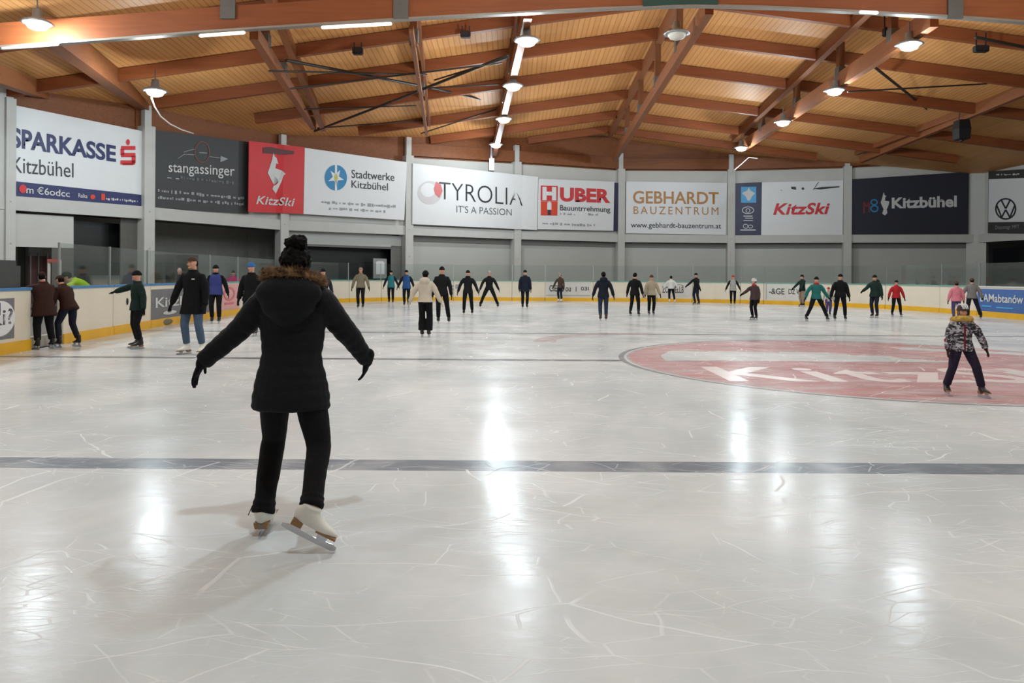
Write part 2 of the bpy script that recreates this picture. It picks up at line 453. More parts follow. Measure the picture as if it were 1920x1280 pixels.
for i in range(NB):
    a, b, t, n = bay_frame(i)
    bm = bmesh.new(); prism_along(bm, a + t * 0.05, b - t * 0.05, n, -0.25, 0.10, ZB - 0.27, ZB + 0.27); struct(obj('beam', bm, M_COLUMN))
    za, zb = COLTOP[i], COLTOP[i + 1]
    drop = 1.0 if i <= 2 else (0.35 if i == 3 else 0.1)
    bm = bmesh.new(); prism_along(bm, a, b, n, -0.30, -0.1, ZB + 0.25, za - drop, ZB + 0.25, zb - drop); struct(obj('wall_' + side(i), bm, M_WALL))
    # timber fascia between wall top and roof
    za2, zb2 = zroof(a.x, a.y) + 0.35, zroof(b.x, b.y) + 0.35
    bm = bmesh.new(); prism_along(bm, a - t * 0.3, b + t * 0.3, n, -0.60, -0.35, min(za, zb) - 1.4, za2, min(za, zb) - 1.4, zb2)
    struct(obj('wall_' + side(i), bm, M_FASCIA))
    # timber wall plate along the top of the wall
    if i >= 4:
        bm = bmesh.new(); prism_along(bm, a, b, n, -0.34, -0.02, za + 0.02, za + 0.75, zb + 0.02, zb + 0.75); struct(obj('beam', bm, M_FASCIA))
    # lower wall
    if i in (4, 5, 6, 7, 8):
        bm = bmesh.new(); prism_along(bm, a, b, n, -0.55, -0.42, 0.0, ZB - 0.2); struct(obj('wall_' + side(i), bm, M_WALLG))
        bm = bmesh.new(); prism_along(bm, a, b, n, -0.45, -0.36, ZB - 0.62, ZB - 0.25); struct(obj('trim_%d' % i, bm, mat('shade_band_grey', (120, 117, 112), 0.6)))  # added strip, coloured darker as the shade along the panel top
    else:
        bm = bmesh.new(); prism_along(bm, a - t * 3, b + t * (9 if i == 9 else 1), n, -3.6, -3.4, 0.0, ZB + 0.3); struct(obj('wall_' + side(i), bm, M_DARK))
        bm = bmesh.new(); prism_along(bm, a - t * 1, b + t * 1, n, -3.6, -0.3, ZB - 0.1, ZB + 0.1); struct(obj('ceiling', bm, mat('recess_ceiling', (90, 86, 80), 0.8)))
def wall_patch(name, bay, q, off, m, th=0.08, parent=None):
    """slab on a bay's plane whose outline is q in image coordinates at the distance of that plane"""
    a, b, t, n = bay_frame(bay)
    f = [wallpt(x, y, off, bay) for x, y in q]
    bm = bmesh.new(); fr = [bm.verts.new(p) for p in f]; bk = [bm.verts.new(p - n * th) for p in f]
    k = len(f); bm.faces.new(fr); bm.faces.new(list(reversed(bk)))
    for j in range(k): bm.faces.new((fr[j], bk[j], bk[(j + 1) % k], fr[(j + 1) % k]))
    bmesh.ops.recalc_face_normals(bm, faces=bm.faces[:])
    return obj(name, bm, m, parent)
# openings of the entrance side
struct(wall_patch('wall_left', 1, ((20, 399), (138, 406), (138, 465), (20, 462)), -0.12, M_WALL))
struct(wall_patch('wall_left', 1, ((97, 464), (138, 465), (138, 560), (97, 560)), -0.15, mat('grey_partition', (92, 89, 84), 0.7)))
d1 = struct(wall_patch('door_1', 1, ((52, 480), (97, 480), (97, 570), (52, 570)), -1.2, mat('dark_red_door', (74, 40, 36), 0.5)))
for x in (56, 71, 88): wall_patch('frame', 1, ((x, 474), (x + 3, 474), (x + 3, 570), (x, 570)), -1.1, M_BRKT, 0.05, d1)
struct(wall_patch('window_1', 1, ((138, 412), (226, 420), (226, 516), (138, 516)), -1.0, M_BLACK))
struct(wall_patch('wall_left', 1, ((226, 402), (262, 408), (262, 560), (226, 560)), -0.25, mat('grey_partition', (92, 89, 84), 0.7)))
struct(wall_patch('window_2', 2, ((287, 476), (372, 478), (372, 522), (287, 522)), -2.4, M_BLACK))
struct(wall_patch('wall_far', 3, ((538, 429), (758, 443), (758, 464), (538, 459)), -0.4, M_WALLG))
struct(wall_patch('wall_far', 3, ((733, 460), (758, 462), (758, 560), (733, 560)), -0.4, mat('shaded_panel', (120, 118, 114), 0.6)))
struct(wall_patch('window_3', 3, ((545, 459), (735, 464), (735, 560), (545, 560)), -1.2, M_BLACK))
struct(wall_patch('trim_20', 3, ((540, 456), (736, 463), (736, 467), (540, 460)), -0.32, M_BRKT))
struct(wall_patch('window_4', 9, ((1862, 465), (1990, 462), (1990, 560), (1862, 560)), -1.6, M_BLACK))
t = empty('goal_frame', ground(190, 622, 0) + V((-1.2, 0, 0))); tag(t, 'pale upright metal frame with a red top behind the glass by the lime jacket', 'frame')
for x in (-0.14, 0.14):
    bm = bmesh.new(); tube(bm, ((x, 0, 0), (x, 0, 1.78)), 0.035, 8); obj('post', bm, M_COLUMN, t, True)
bm = bmesh.new(); beam(bm, (-0.16, 0, 1.8), (0.16, 0, 1.8), 0.09, 0.09); obj('crossbar', bm, mat('faded_red_metal', (170, 96, 92), 0.5), t)
# ticket hatch frame with white shirt print by the window
o = tag(wall_patch('notice_board', 3, ((700, 484), (725, 485), (725, 522), (700, 522)), -0.3, mat('grey_notice', (150, 150, 148), 0.5)), 'small grey notice board with a pale shirt outline in front of the dark window', 'notice board')
def px_deco(name, bmq, m, parent, off, bay=None, label=None):
    """flat marks whose mesh coordinates are image coordinates, laid on the wall plane"""
    for v in bmq.verts: v.co = wallpt(v.co.x, v.co.y, off, bay)
    bmesh.ops.recalc_face_normals(bmq, faces=bmq.faces[:])
    d = obj(name, bmq, m, parent)
    if label: d['label'] = label
    return d
px_deco('emblem', poly_bm([[(705, 491), (709, 489), (713, 491), (717, 489), (721, 492), (721, 514), (705, 514)]]), M_WHITE, o, -0.28, 3)

# ------------------------------------------------------------------ roof timbers
names = ['first', 'second', 'third', 'fourth', 'fifth', 'sixth', 'seventh']
for i, y in enumerate((24.4, 28.4, 32.1, 36.2, 41.1, 45.4, 49.2)):
    bm = bmesh.new()
    for xa, xb in ((-19.5, RX), (RX, 30.0)):
        if y > 44: xa, xb = max(xa, -5.0 if y < 47 else 1.0), min(xb, 27.0 if y < 47 else 20)
        elif y > 35 and xa < 0: xa = -12.5 if y < 40 else -8.5
        elif y > 31 and xa < 0: xa = -15.5
        n = 6
        for k in range(n):
            x0, x1 = xa + (xb - xa) * k / n, xa + (xb - xa) * (k + 1) / n
            beam(bm, (x0, y, zroof(x0, y)), (x1, y, zroof(x1, y)), 0.22, 0.46)
    bmesh.ops.remove_doubles(bm, verts=bm.verts[:], dist=1e-4)
    tag(obj('roof_rafter', bm, M_GLUX), 'brown timber roof rafter under the plank ceiling, %s behind the near cross beam' % names[i], 'rafter', 'roof rafters crossing the hall')
def truss(lab, lo, hi, posts, w=0.26, h=0.5, upper=True, lamp_edge=False):
    """longitudinal roof truss: lower chord lo[0]->lo[1], upper chord under the roof between the same plan points"""
    lo = [Vector(p) for p in lo]
    t = empty('roof_truss', (lo[0].x, lo[0].y, lo[0].z))
    tag(t, lab, 'roof truss', 'timber roof trusses running towards the curved wall')
    O = t.location
    bm = bmesh.new(); beam(bm, lo[0] - O, lo[1] - O, w, h); obj('lower_chord', bm, M_GLU, t)
    if upper:
        bm = bmesh.new()
        u0 = Vector((hi[0].x, hi[0].y, zroof(hi[0].x, hi[0].y) - 0.1)); u1 = Vector((hi[1].x, hi[1].y, zroof(hi[1].x, hi[1].y) - 0.1))
        beam(bm, u0 - O, u1 - O, w, 0.42); obj('upper_chord', bm, M_GLU, t)
        for f in posts:
            pl = lo[0].lerp(lo[1], f); pu = u0.lerp(u1, f); pu.x, pu.y = pl.x, pl.y
            if pu.z - pl.z < 0.5: continue
            bm = bmesh.new(); beam(bm, pl - O, pu - O, 0.24, 0.26, (0, 1, 0)); p = obj('post', bm, M_POST, t)
            bm = bmesh.new(); beam(bm, pl - O + Vector((0, 0, 0.12)), pl - O + Vector((0, 0, 0.55)), 0.30, 0.32, (0, 1, 0)); obj('bracket', bm, M_BRKT, p)
    return t
truss('timber roof truss whose lower chord carries the row of four lamps above the hall middle', (at(990, 20, 23.0), at(927, 285, 46.5)), (V((0.5, 22.5, 0)), V((-1.1, 48, 0))), (0.12, 0.3, 0.5, 0.7))
truss('timber ridge truss with posts, ending above the banner with gold capitals', (at(1330, 12, 23.0), at(1152, 296, 49.5)), (V((6.2, 22.5, 0)), V((6.5, 50, 0))), (0.18, 0.36, 0.55, 0.75))
truss('timber roof truss with four lamps, ending above the narrow navy banner strip', (at(1752, 32, 23.0), at(1388, 278, 46.0)), (V((12.6, 22.5, 0)), V((13.9, 47, 0))), (0.12, 0.32, 0.55, 0.8), h=0.6)
truss('timber roof truss ending beside the large navy banner with pale lettering', (at(1990, 142, 31.0), at(1606, 285, 47.5)), (V((22.5, 31, 0)), V((22.4, 48, 0))), (0.1, 0.35, 0.6), h=0.4)
truss('slim timber chord hanging between the two black floodlights', (at(771, 55, 23.0), at(800, 250, 41)), (V((-3.1, 23, 0)), V((-4.6, 41, 0))), (0.1, 0.5), w=0.13, h=0.25)
truss('timber roof truss with steel bracing, ending above the red banner', (at(476, 62, 23.0), at(588, 236, 39.0)), (V((-7.6, 23, 0)), V((-9.9, 39, 0))), (0.12, 0.35, 0.65), h=0.4)
truss('broad timber beam ending on the column beside the dark grey banner', (at(90, 55, 22.3), at(268, 190, 32.7)), None, (), w=0.5, h=0.75, upper=False)
truss('timber side beam above the banner with dark blue capitals', (at(-60, 120, 22.3), at(90, 175, 30.5)), None, (), w=0.4, h=0.6, upper=False)
# near cross beam (arched lower chord) with its light strip
nb = empty('cross_beam', (0, 22.0, 9.0)); tag(nb, 'long arched timber cross beam with a pale strip of tubes along its lower edge', 'roof beam')
xsb = [(-90, 101), (0, 86), (200, 72), (375, 58), (605, 43), (800, 31), (960, 23), (1130, 14), (1300, 8), (1450, 12), (1650, 22), (1800, 30), (1920, 39), (2050, 47)]
lowc = [at(x, y, 22.0) for x, y in xsb]
def strip(bm, pts, y0, y1, dz0, dz1):
    loft(bm, [[V((p.x, y0, p.z + dz0)), V((p.x, y1, p.z + dz0)), V((p.x, y1, p.z + dz1)), V((p.x, y0, p.z + dz1))] for p in pts])
    bmesh.ops.recalc_face_normals(bm, faces=bm.faces[:])
loc_ = [p - nb.location for p in lowc]
bm = bmesh.new(); strip(bm, loc_, 0.0, 0.3, 0.0, 0.68); obj('beam_body', bm, M_GLUX, nb)
bm = bmesh.new(); strip(bm, loc_, -0.05, 0.16, -0.06, 0.0); s_ = obj('metal_strip', bm, mat('pale_metal_strip', (150, 140, 130), 0.4, 0.4), nb)
for x0, x1, y0, y1 in ((376, 457, 67, 61), (605, 732, 51.5, 44.5), (1614, 1644, 22.5, 24.0), (5, 108, 91, 83)):
    p, q = at(x0, y0, 21.92) - nb.location, at(x1, y1, 21.92) - nb.location
    bm = bmesh.new(); tube(bm, (p, q), 0.05, 10); obj('light_tube', bm, M_TUBE if x0 > 10 else M_CABLE, nb, True)
bm = bmesh.new(); strip(bm, [at(x, y, 22.0) - nb.location for x, y in ((1205, 12), (1260, 9), (1300, 8), (1345, 9))], -0.06, -0.02, -0.02, 0.66)
obj('cover_panel', bm, mat('dark_green_cover', (36, 66, 56), 0.5), nb)
for px in (428, 752, 1790):
    p = at(px, 20, 21.98) - nb.location
    bm = bmesh.new(); box(bm, (p.x - 0.22, -0.08, p.z - 0.25), (p.x + 0.22, -0.01, p.z + 0.35)); obj('bracket', bm, M_BRKT, nb)

# steel bracing rods
rods = (((538, 113, 26), (800, 163, 34), 'steel bracing rod from the truss above the red banner to the slim chord, topmost'),
        ((800, 163, 34), (930, 192, 41), 'steel bracing rod from the slim chord to the four-lamp truss'),
        ((590, 246, 39), (735, 190, 34), 'steel bracing rod rising from above the red banner'),
        ((735, 190, 34), (952, 104, 27), 'steel bracing rod rising to the truss with the first lamp'),
        ((505, 133, 26), (800, 140, 32), 'thin steel bracing rod lying nearly level across the truss above the red banner'),
        ((545, 166, 29), (940, 118, 28), 'thin steel bracing rod crossing below the square floodlight'),
        ((560, 205, 34), (780, 198, 37), 'thin level steel rod between truss foot and slim chord'),
        ((800, 165, 34), (935, 158, 34), 'thin steel rod from slim chord towards the second hanging lamp'),
        ((952, 108, 27), (815, 150, 31), 'short thin steel rod under the rafter beside the first hanging lamp'),
        ((596, 240, 39), (800, 225, 41), 'thin steel rod fanning out from the truss foot above the red banner'),
        ((790, 250, 40), (930, 205, 41), 'thin steel rod near the foot of the slim chord'),
        ((1630, 118, 30), (1738, 204, 38), 'steel bracing rod beside the large hanging loudspeaker, upper one'),
        ((1738, 204, 38), (1835, 272, 46), 'steel bracing rod running down to the wide column'),
        ((1740, 202, 38), (1985, 205, 40), 'steel rod running level above the hanging loudspeaker'),
        ((1830, 70, 26), (1990, 102, 27), 'steel rod under the rafter by the loudspeaker winch'),
        ((1590, 172, 30), (1850, 157, 33), 'long thin cable rod above the third lamp of the row'))
for a, b, l in rods:
    p, q = at(*a), at(*b); bm = bmesh.new(); tube(bm, (p - p, q - p), 0.06 if 'thin' not in l else 0.035, 8)
    o = obj('bracing_rod', bm, M_STEEL, None, True); o.location = p; tag(o, l, 'bracing rod')

# ------------------------------------------------------------------ lamps
def make_lamp():
    t = empty('hanging_lamp')
    bm = bmesh.new(); lathe(bm, [(0.07, 0.42), (0.12, 0.40), (0.14, 0.16), (0.36, 0.06), (0.43, 0.0), (0.30, -0.005)]); obj('housing', bm, mat('lamp_housing', (150, 148, 146), 0.4, 0.5), t, True)
    bm = bmesh.new(); lathe(bm, [(0.02, 0.01), (0.295, 0.01), (0.29, -0.05), (0.24, -0.13), (0.13, -0.175), (0.02, -0.185)]); obj('diffuser', bm, M_LAMP, t, True)
    bm = bmesh.new(); tube(bm, ((0, 0, 0.4), (0, 0, 0.75)), 0.02, 8); obj('hanger', bm, M_BRKT, t)
    return t
lamp0 = make_lamp()
LD = bpy.data.lights.new('lamp_light', 'POINT'); LD.shadow_soft_size = 0.2; LD.specular_factor = 1.0; LD.energy = LAMP_POWER; LD.color = (0.79, 0.935, 1.0)
def dup(root):
    r = root.copy(); COL.objects.link(r)
    for c in list(root.children):
        d = c.copy(); COL.objects.link(d); d.parent = r
    return r
first = [True]
def lamp(p, label, on=True, k=1.0):
    if first[0]: l = lamp0; first[0] = False
    else:
        l = lamp0.copy(); COL.objects.link(l)
        for c in lamp0.children:
            if c.type == 'MESH': d = c.copy(); COL.objects.link(d); d.parent = l
    l.location = p; tag(l, label, 'lamp', 'round hall lamps')
    if on:
        lo = bpy.data.objects.new('lamp_light', LD); COL.objects.link(lo); lo.parent = l; lo.location = (0, 0, -0.27)
    return l
seq = ('first', 'second', 'third', 'fourth')
for i, (px, py, Y) in enumerate(((988, 76, 24.0), (962, 161, 29.7), (945, 223, 36.0), (930, 271, 43.0))):
    lamp(at(px, py, Y), 'lit round lamp in the row down the hall middle, %s of four' % seq[i])
for i, (px, py, Y) in enumerate(((1705, 84, 24.2), (1565, 170, 30.2), (1468, 229, 36.2), (1390, 277, 43.5))):
    lamp(at(px, py, Y), 'lit round lamp in the row towards the narrow navy banner, %s of four' % seq[i])
lamp(at(70, 44, 21.2), 'bright round lamp in front of the near cross beam above the dark blue capitals')
lamp(at(291, 171, 26.5), 'bright round lamp above the column beside the dark grey banner')
lu = lamp(at(1269, 64, 24.5), 'unlit round lamp by the ridge truss', on=False)
for c in lu.children:
    if c.name.startswith('diffuser'):
        c.data = c.data.copy(); c.data.materials.clear(); c.data.materials.append(mat('unlit_diffuser', (210, 200, 185), 0.4))
for y in (16.5, 9.5, 2.0):
    for x, z in ((-13.0, 8.6), (0.2, 9.1), (13.0, 9.1)):
        lamp(V((x, y, z)), 'lit round hall lamp above the near ice, outside the picture')

# ------------------------------------------------------------------ hall fittings
def floodlight(px, py, Y, w, h, label):
    p = at(px, py, Y); t = empty('floodlight', p); tag(t, label, 'floodlight')
    bm = bmesh.new(); box(bm, (-w / 2, -0.14, -h / 2), (w / 2, 0.12, h / 2)); bmesh.ops.bevel(bm, geom=bm.edges[:], offset=0.03, segments=2, affect='EDGES'); obj('case', bm, M_BLK, t)
    bm = bmesh.new(); box(bm, (-w * 0.4, -0.15, -h * 0.36), (w * 0.4, -0.138, h * 0.36)); obj('glass_face', bm, mat('dark_lens', (40, 40, 44), 0.15), t)
    z = zroof(p.x, p.y) - p.z - 0.2
    bm = bmesh.new(); beam(bm, (-w * 0.35, 0, h / 2 - 0.02), (-w * 0.35, 0, max(z, h / 2 + 0.2)), 0.04, 0.04); beam(bm, (w * 0.35, 0, h / 2 - 0.02), (w * 0.35, 0, max(z, h / 2 + 0.2)), 0.04, 0.04); obj('bracket', bm, M_BLK, t)
floodlight(671, 96, 28.0, 0.38, 0.26, 'square black floodlight under the roof above the round blue emblem')
floodlight(873, 65, 28.0, 0.38, 0.24, 'black floodlight under the roof beside the first hanging lamp')
floodlight(1839, 92, 27.5, 0.5, 0.24, 'flat black winch case under the roof with cables going down')
floodlight(1664, 60, 26.5, 0.3, 0.3, 'small black floodlight behind the lamp truss at the unbraced rafter')
p = at(1803, 242, 37.0); t = empty('hanging_loudspeaker', p); tag(t, 'tall black loudspeaker cluster hanging on cables beside the wide column', 'loudspeaker')
bm = bmesh.new(); loft(bm, [[V((sx * w, sy * w, z)) for sx, sy in ((-1, -1), (1, -1), (1, 1), (-1, 1))] for w, z in ((0.17, -0.55), (0.27, -0.5), (0.3, 0.0), (0.25, 0.42), (0.16, 0.46))]); bmesh.ops.recalc_face_normals(bm, faces=bm.faces[:]); obj('case', bm, M_BLK, t)
bm = bmesh.new(); lathe(bm, [(0.05, -0.62), (0.1, -0.6), (0.1, -0.55), (0.04, -0.54)]); obj('lower_horn', bm, M_BLK, t)
ztop = zroof(p.x, p.y) - p.z
for sx in (-0.15, 0.2):
    bm = bmesh.new(); tube(bm, ((sx, 0, 0.4), (sx * 0.6, 0, ztop)), 0.02, 6); obj('cable', bm, M_STEEL, t)
bm = bmesh.new(); tube(bm, [at(x, y, 26.6 + k * 0.9) for k, (x, y) in enumerate(((284, 183), (290, 200), (301, 218), (318, 232), (340, 243), (362, 250)))], 0.03, 8)
tag(obj('power_cable', bm, M_CABLE, None, True), 'white cable sagging from the lamp to the dark grey banner', 'cable')
bm = bmesh.new(); tube(bm, [at(x, y, 44 + k * 0.3) for k, (x, y) in enumerate(((1000, 163), (1040, 166), (1090, 168), (1170, 164)))], 0.02, 6)
tag(obj('power_cable', bm, M_STEEL, None, True), 'thin dark cable hanging from the second lamp of the middle truss', 'cable')
bm = bmesh.new(); tube(bm, [at(x, y, 45.5) for x, y in ((1378, 318), (1392, 306), (1404, 295), (1420, 297))], 0.03, 6)
tag(obj('power_cable', bm, M_CABLE, None, True), 'pale cable bending above the narrow navy banner strip', 'cable')
# pale pendant bracket over the white banner with the large thin capitals
p = at(922, 300, 47.0); t = empty('wall_bracket', p); tag(t, 'pale steel pendant bracket hanging over the banner with thin black capitals', 'bracket')
bm = bmesh.new(); box(bm, (-0.16, -0.08, -0.65), (0.16, 0.08, 0.1)); obj('plate', bm, mat('pale_steel', (170, 170, 178), 0.4, 0.3), t)
bm = bmesh.new(); beam(bm, (-0.02, 0, 0.05), (0.0, 0, 1.1), 0.22, 0.12); obj('hanger', bm, mat('pale_steel', (170, 170, 178), 0.4, 0.3), t)

# ------------------------------------------------------------------ banners on the wall
def banner(name, label, q, m, off, bay=None, th=0.03):
    """vinyl sheet hung on the wall; q = TL, TR, BR, BL as read in the photograph"""
    n = 8; bm = bmesh.new(); front, back = [], []
    for k in range(n + 1):
        f = k / n
        tp = (q[0][0] + (q[1][0] - q[0][0]) * f, q[0][1] + (q[1][1] - q[0][1]) * f)
        bt = (q[3][0] + (q[2][0] - q[3][0]) * f, q[3][1] + (q[2][1] - q[3][1]) * f)
        i = bay_of((tp[0] + bt[0]) / 2) if bay is None else bay
        nn = bay_frame(i)[3]; a, b = wallpt(*tp, off, i), wallpt(*bt, off, i)
        front.append((bm.verts.new(a), bm.verts.new(b))); back.append((bm.verts.new(a - nn * th), bm.verts.new(b - nn * th)))
    for k in range(n):
        bm.faces.new((front[k][0], front[k + 1][0], front[k + 1][1], front[k][1]))
        bm.faces.new((back[k][0], back[k][1], back[k + 1][1], back[k + 1][0]))
        bm.faces.new((front[k][0], back[k][0], back[k + 1][0], front[k + 1][0]))
        bm.faces.new((front[k][1], front[k + 1][1], back[k + 1][1], back[k][1]))
    for k in (0, n): bm.faces.new((front[k][0], front[k][1], back[k][1], back[k][0]))
    bmesh.ops.recalc_face_normals(bm, faces=bm.faces[:])
    o = obj(name, bm, m); tag(o, label, 'banner'); o['_off'] = off; o['_bay'] = -1 if bay is None else bay
    return o
def marks(bn, bmq, m, name='emblem', lift=0.02, label=None):
    return px_deco(name, bmq, m, bn, bn['_off'] + lift, None if bn['_bay'] < 0 else bn['_bay'], label)
def words(bn, body, L, Rr, m, offset=0.0, shear=0.0, spacing=1.0, lift=0.02):
    """L = (x, top, bottom) of the text's left end in the photograph, Rr the same at its right end"""
    b = text_bm(body, offset, shear, spacing)
    for v in b.verts:
        f, g = v.co.x, v.co.y
        tp = L[1] + (Rr[1] - L[1]) * f; bt = L[2] + (Rr[2] - L[2]) * f
        v.co = V((L[0] + (Rr[0] - L[0]) * f, bt + (tp - bt) * g, 0))
    return marks(bn, b, m, 'lettering', lift)
def scrawl(bn, L, Rr, n, m, seed=1):
    """a line of small print too fine to read: short dashes"""
    rnd = random.Random(seed); ps = []; f = 0.0
    while f < 1.0:
        w = rnd.uniform(0.25, 1.0) / n; g = min(1.0, f + w)
        def P(ff, k):
            tp = L[1] + (Rr[1] - L[1]) * ff; bt = L[2] + (Rr[2] - L[2]) * ff
            return (L[0] + (Rr[0] - L[0]) * ff, tp + (bt - tp) * k)
        k0 = rnd.choice((0.0, 0.25, 0.25)); k1 = rnd.choice((0.75, 0.75, 1.0))
        ps.append([P(f, k0), P(g, k0), P(g, k1), P(f, k1)]); f = g + rnd.choice((0.15, 0.25, 0.7)) / n
    return marks(bn, poly_bm(ps), m, 'lettering')
Bv = lambda n, c: mat(n, c, 0.5, var=0.05, scale=3)
K_NAVY = Bv('navy_print', (38, 42, 92)); K_BLACK = Bv('black_print', (44, 44, 48)); K_RED = Bv('red_print', (206, 40, 44)); K_GREY = Bv('grey_print', (150, 150, 154))
K_GOLD = Bv('gold_print', (178, 122, 56)); K_BLUE = Bv('blue_print', (40, 128, 176)); K_ORG = Bv('orange_red_print', (214, 62, 30)); K_DGREY = Bv('dark_grey_vinyl', (52, 52, 52))
K_SOFT = Bv('soft_white_print', (205, 203, 200)); K_LBLUE = Bv('light_blue_print', (74, 160, 214)); K_DNAVY = Bv('dark_navy_vinyl', (38, 39, 52)); K_STRIP = Bv('navy_strip_vinyl', (40, 38, 72))
K_PALE = Bv('pale_pink_grey_print', (204, 196, 196)); K_ROSE = Bv('rose_print', (206, 110, 112)); K_YEL = Bv('yellow_print', (196, 188, 100))
# bank banner
b = banner('advertising_banner', 'white banner with large dark blue capitals, a red dotted emblem and a blue foot strip', ((22, 196), (269, 246), (265, 388), (22, 367)), M_WHITE, 0.02, 1)
words(b, 'SPARKASSE', (22, 238, 276), (217.5, 273, 304), K_NAVY, 0.03)
words(b, 'Kitzbühel', (24, 293, 323), (138, 306, 333), K_BLACK, -0.002)
marks(b, poly_bm([[(22, 339), (265, 365), (265, 388), (22, 367)]]), K_NAVY, 'foot_strip', 0.012)
marks(b, poly_bm([ell(240, 266.5, 3.6, 5.6), rect(227, 273.5, 254, 281), rect(226, 279, 233, 291), rect(227, 286.5, 254, 294.5), rect(247, 292, 254.5, 306), rect(226, 300.5, 253, 308.5), rect(230, 305, 250, 309.5)]), K_RED)
words(b, 'f m €6odcc', (38, 346, 361), (131, 356.5, 369.5), K_SOFT, 0.01, lift=0.03)
marks(b, poly_bm([ell(43, 354, 7, 8)]), K_RED, 'emblem', 0.035)
words(b, 'Raika', (147, 362, 370), (164, 364, 371.5), K_SOFT, 0.01, lift=0.03)
marks(b, poly_bm([ell(174, 369, 4.5, 4.5), rect(190, 363, 197, 375)]), K_ORG, 'emblem', 0.035)
scrawl(b, (199, 370, 375), (258, 375, 380), 14, K_SOFT, 3)
# quarry banner
b = banner('advertising_banner', 'dark grey banner with pale lower-case lettering and an arrow through a ring', ((285, 243), (467, 266), (466, 401), (284, 388)), K_DGREY, 0.02, 2)
words(b, 'stangassinger', (316, 304.5, 328), (440, 312, 336), K_SOFT, 0.006)
marks(b, poly_bm(ring_polys(379, 285, 14.5, 20, 1.6)), Bv('dull_red_print', (128, 62, 58)))
marks(b, poly_bm([line_poly(334, 297, 345, 289.5, 1), line_poly(344, 289, 365, 290, 1), line_poly(344, 285, 358, 281, 1), line_poly(358, 281, 365, 279.5, 1), line_poly(393, 293.5, 415, 296, 1), [(414, 292), (428, 298), (413, 304)], line_poly(374, 286, 388, 287, 1.5)]), K_GREY)
scrawl(b, (314, 332, 334), (336, 334, 336), 2, K_SOFT, 5); scrawl(b, (338, 330, 336), (440, 340, 346), 18, Bv('dim_print', (96, 96, 96)), 6)
scrawl(b, (296, 354, 361), (457, 369, 375), 26, K_GREY, 7); scrawl(b, (296, 367, 374), (457, 380, 386), 26, K_GREY, 8)
# red chamois banner
def c6(p): return [(440 + x / 5.647, 240 + y / 5.647) for x, y in p]
b = banner('advertising_banner', 'red banner with a white leaping chamois and white italic lettering', ((467, 264), (571, 276), (568.4, 401), (465.5, 397)), K_RED, 0.34)
marks(b, poly_bm([c6([(410, 260), (424, 300), (445, 318), (463, 382), (440, 372), (430, 425), (500, 450), (540, 485), (516, 505), (500, 555), (463, 560), (440, 520), (414, 520), (414, 600), (350, 475), (395, 340), (403, 300)]),
    c6([(463, 545), (502, 552), (468, 625), (436, 695), (400, 645), (412, 612), (440, 600), (460, 575)])]), K_SOFT)
words(b, 'KitzSki', (480.4, 366.6, 382.5), (553, 371, 387), K_SOFT, 0.018, 0.25, 1.06)
marks(b, poly_bm([c6([(300, 205), (380, 200), (480, 222), (630, 245), (628, 275), (480, 280), (300, 265)])]), Bv('dark_tape', (84, 34, 36)), 'tape')
# waterworks banner
b = banner('advertising_banner', 'white banner with a round blue star emblem and two lines of dark lettering', ((571.5, 277), (763, 304), (758, 412.5), (569, 401)), M_WHITE, 0.30, 3)
marks(b, poly_bm([ell(629.8, 333, 21, 24)]), K_BLUE)
star = []
for k in range(10):
    rr = 15.5 if k % 2 == 0 else 6.0; a_ = -PI / 2 + 0.55 + k * PI / 5; star.append((629.8 + rr * math.cos(a_), 333 + rr * 1.1 * math.sin(a_)))
marks(b, poly_bm([star, rect(628, 309, 632, 357)]), M_WHITE, 'emblem', 0.03)
marks(b, poly_bm([ell(630, 333, 3.6, 6)]), K_YEL, 'emblem', 0.04)
words(b, 'Stadtwerke', (659.2, 318, 333.3), (739.5, 324.8, 339.5), K_BLACK, 0.004)
words(b, 'Kitzbühel', (659.2, 338, 351.8), (727.5, 343.5, 357.4), K_BLACK, 0.004)
scrawl(b, (603, 375.5, 381.7), (742, 384.5, 390.5), 22, K_GREY, 11); scrawl(b, (617, 388, 393), (723, 394, 399), 18, K_GREY, 12)
# ski-binding banner
b = banner('advertising_banner', 'long white banner with thin tall black capitals and a rose leaf mark', ((774, 306), (1009, 331.5), (1007, 431), (773, 420)), M_WHITE, 0.30)
words(b, 'TYROLIA', (823.4, 340.5, 373), (980, 354, 386), K_BLACK, -0.012)
words(b, "IT'S A PASSION", (856, 384.5, 398), (959.5, 391.6, 404.2), Bv('mid_grey_print', (96, 96, 100)), -0.004)
marks(b, poly_bm([ell(806, 361, 23, 22)]), K_PALE, 'emblem', 0.012)
marks(b, poly_bm([ell(803, 356, 14, 13)]), M_WHITE, 'emblem', 0.016)
marks(b, poly_bm([[(818, 340), (827, 346), (830, 358), (824, 371), (816, 364), (813, 354)]]), K_ROSE, 'emblem', 0.025)
# builder banner
b = banner('advertising_banner', 'white banner with red capitals, a red square emblem and a navy edge', ((1009.5, 335), (1152, 340.5), (1150, 432.5), (1008, 429.5)), M_WHITE, 0.24, 5)
marks(b, poly_bm([[(1014, 347.5), (1046, 348.5), (1045.5, 377), (1013.5, 376)]]), K_RED)
marks(b, poly_bm([[(1014, 377), (1045.5, 377.5), (1045, 404), (1014, 403.5)]]), K_ORG)
marks(b, poly_bm([[(1017, 350), (1025, 350.3), (1025, 375), (1017, 375)], [(1035, 350.3), (1043, 350.6), (1043, 375.5), (1035, 375.3)], [(1025, 359), (1035, 359.3), (1035, 366.5), (1025, 366.2)], [(1026, 380), (1030, 377.5), (1034, 380), (1034, 393), (1026, 393)]]), M_WHITE, 'emblem', 0.03)
marks(b, poly_bm([rect(1027, 393, 1033, 403)]), K_BLACK, 'emblem', 0.03)
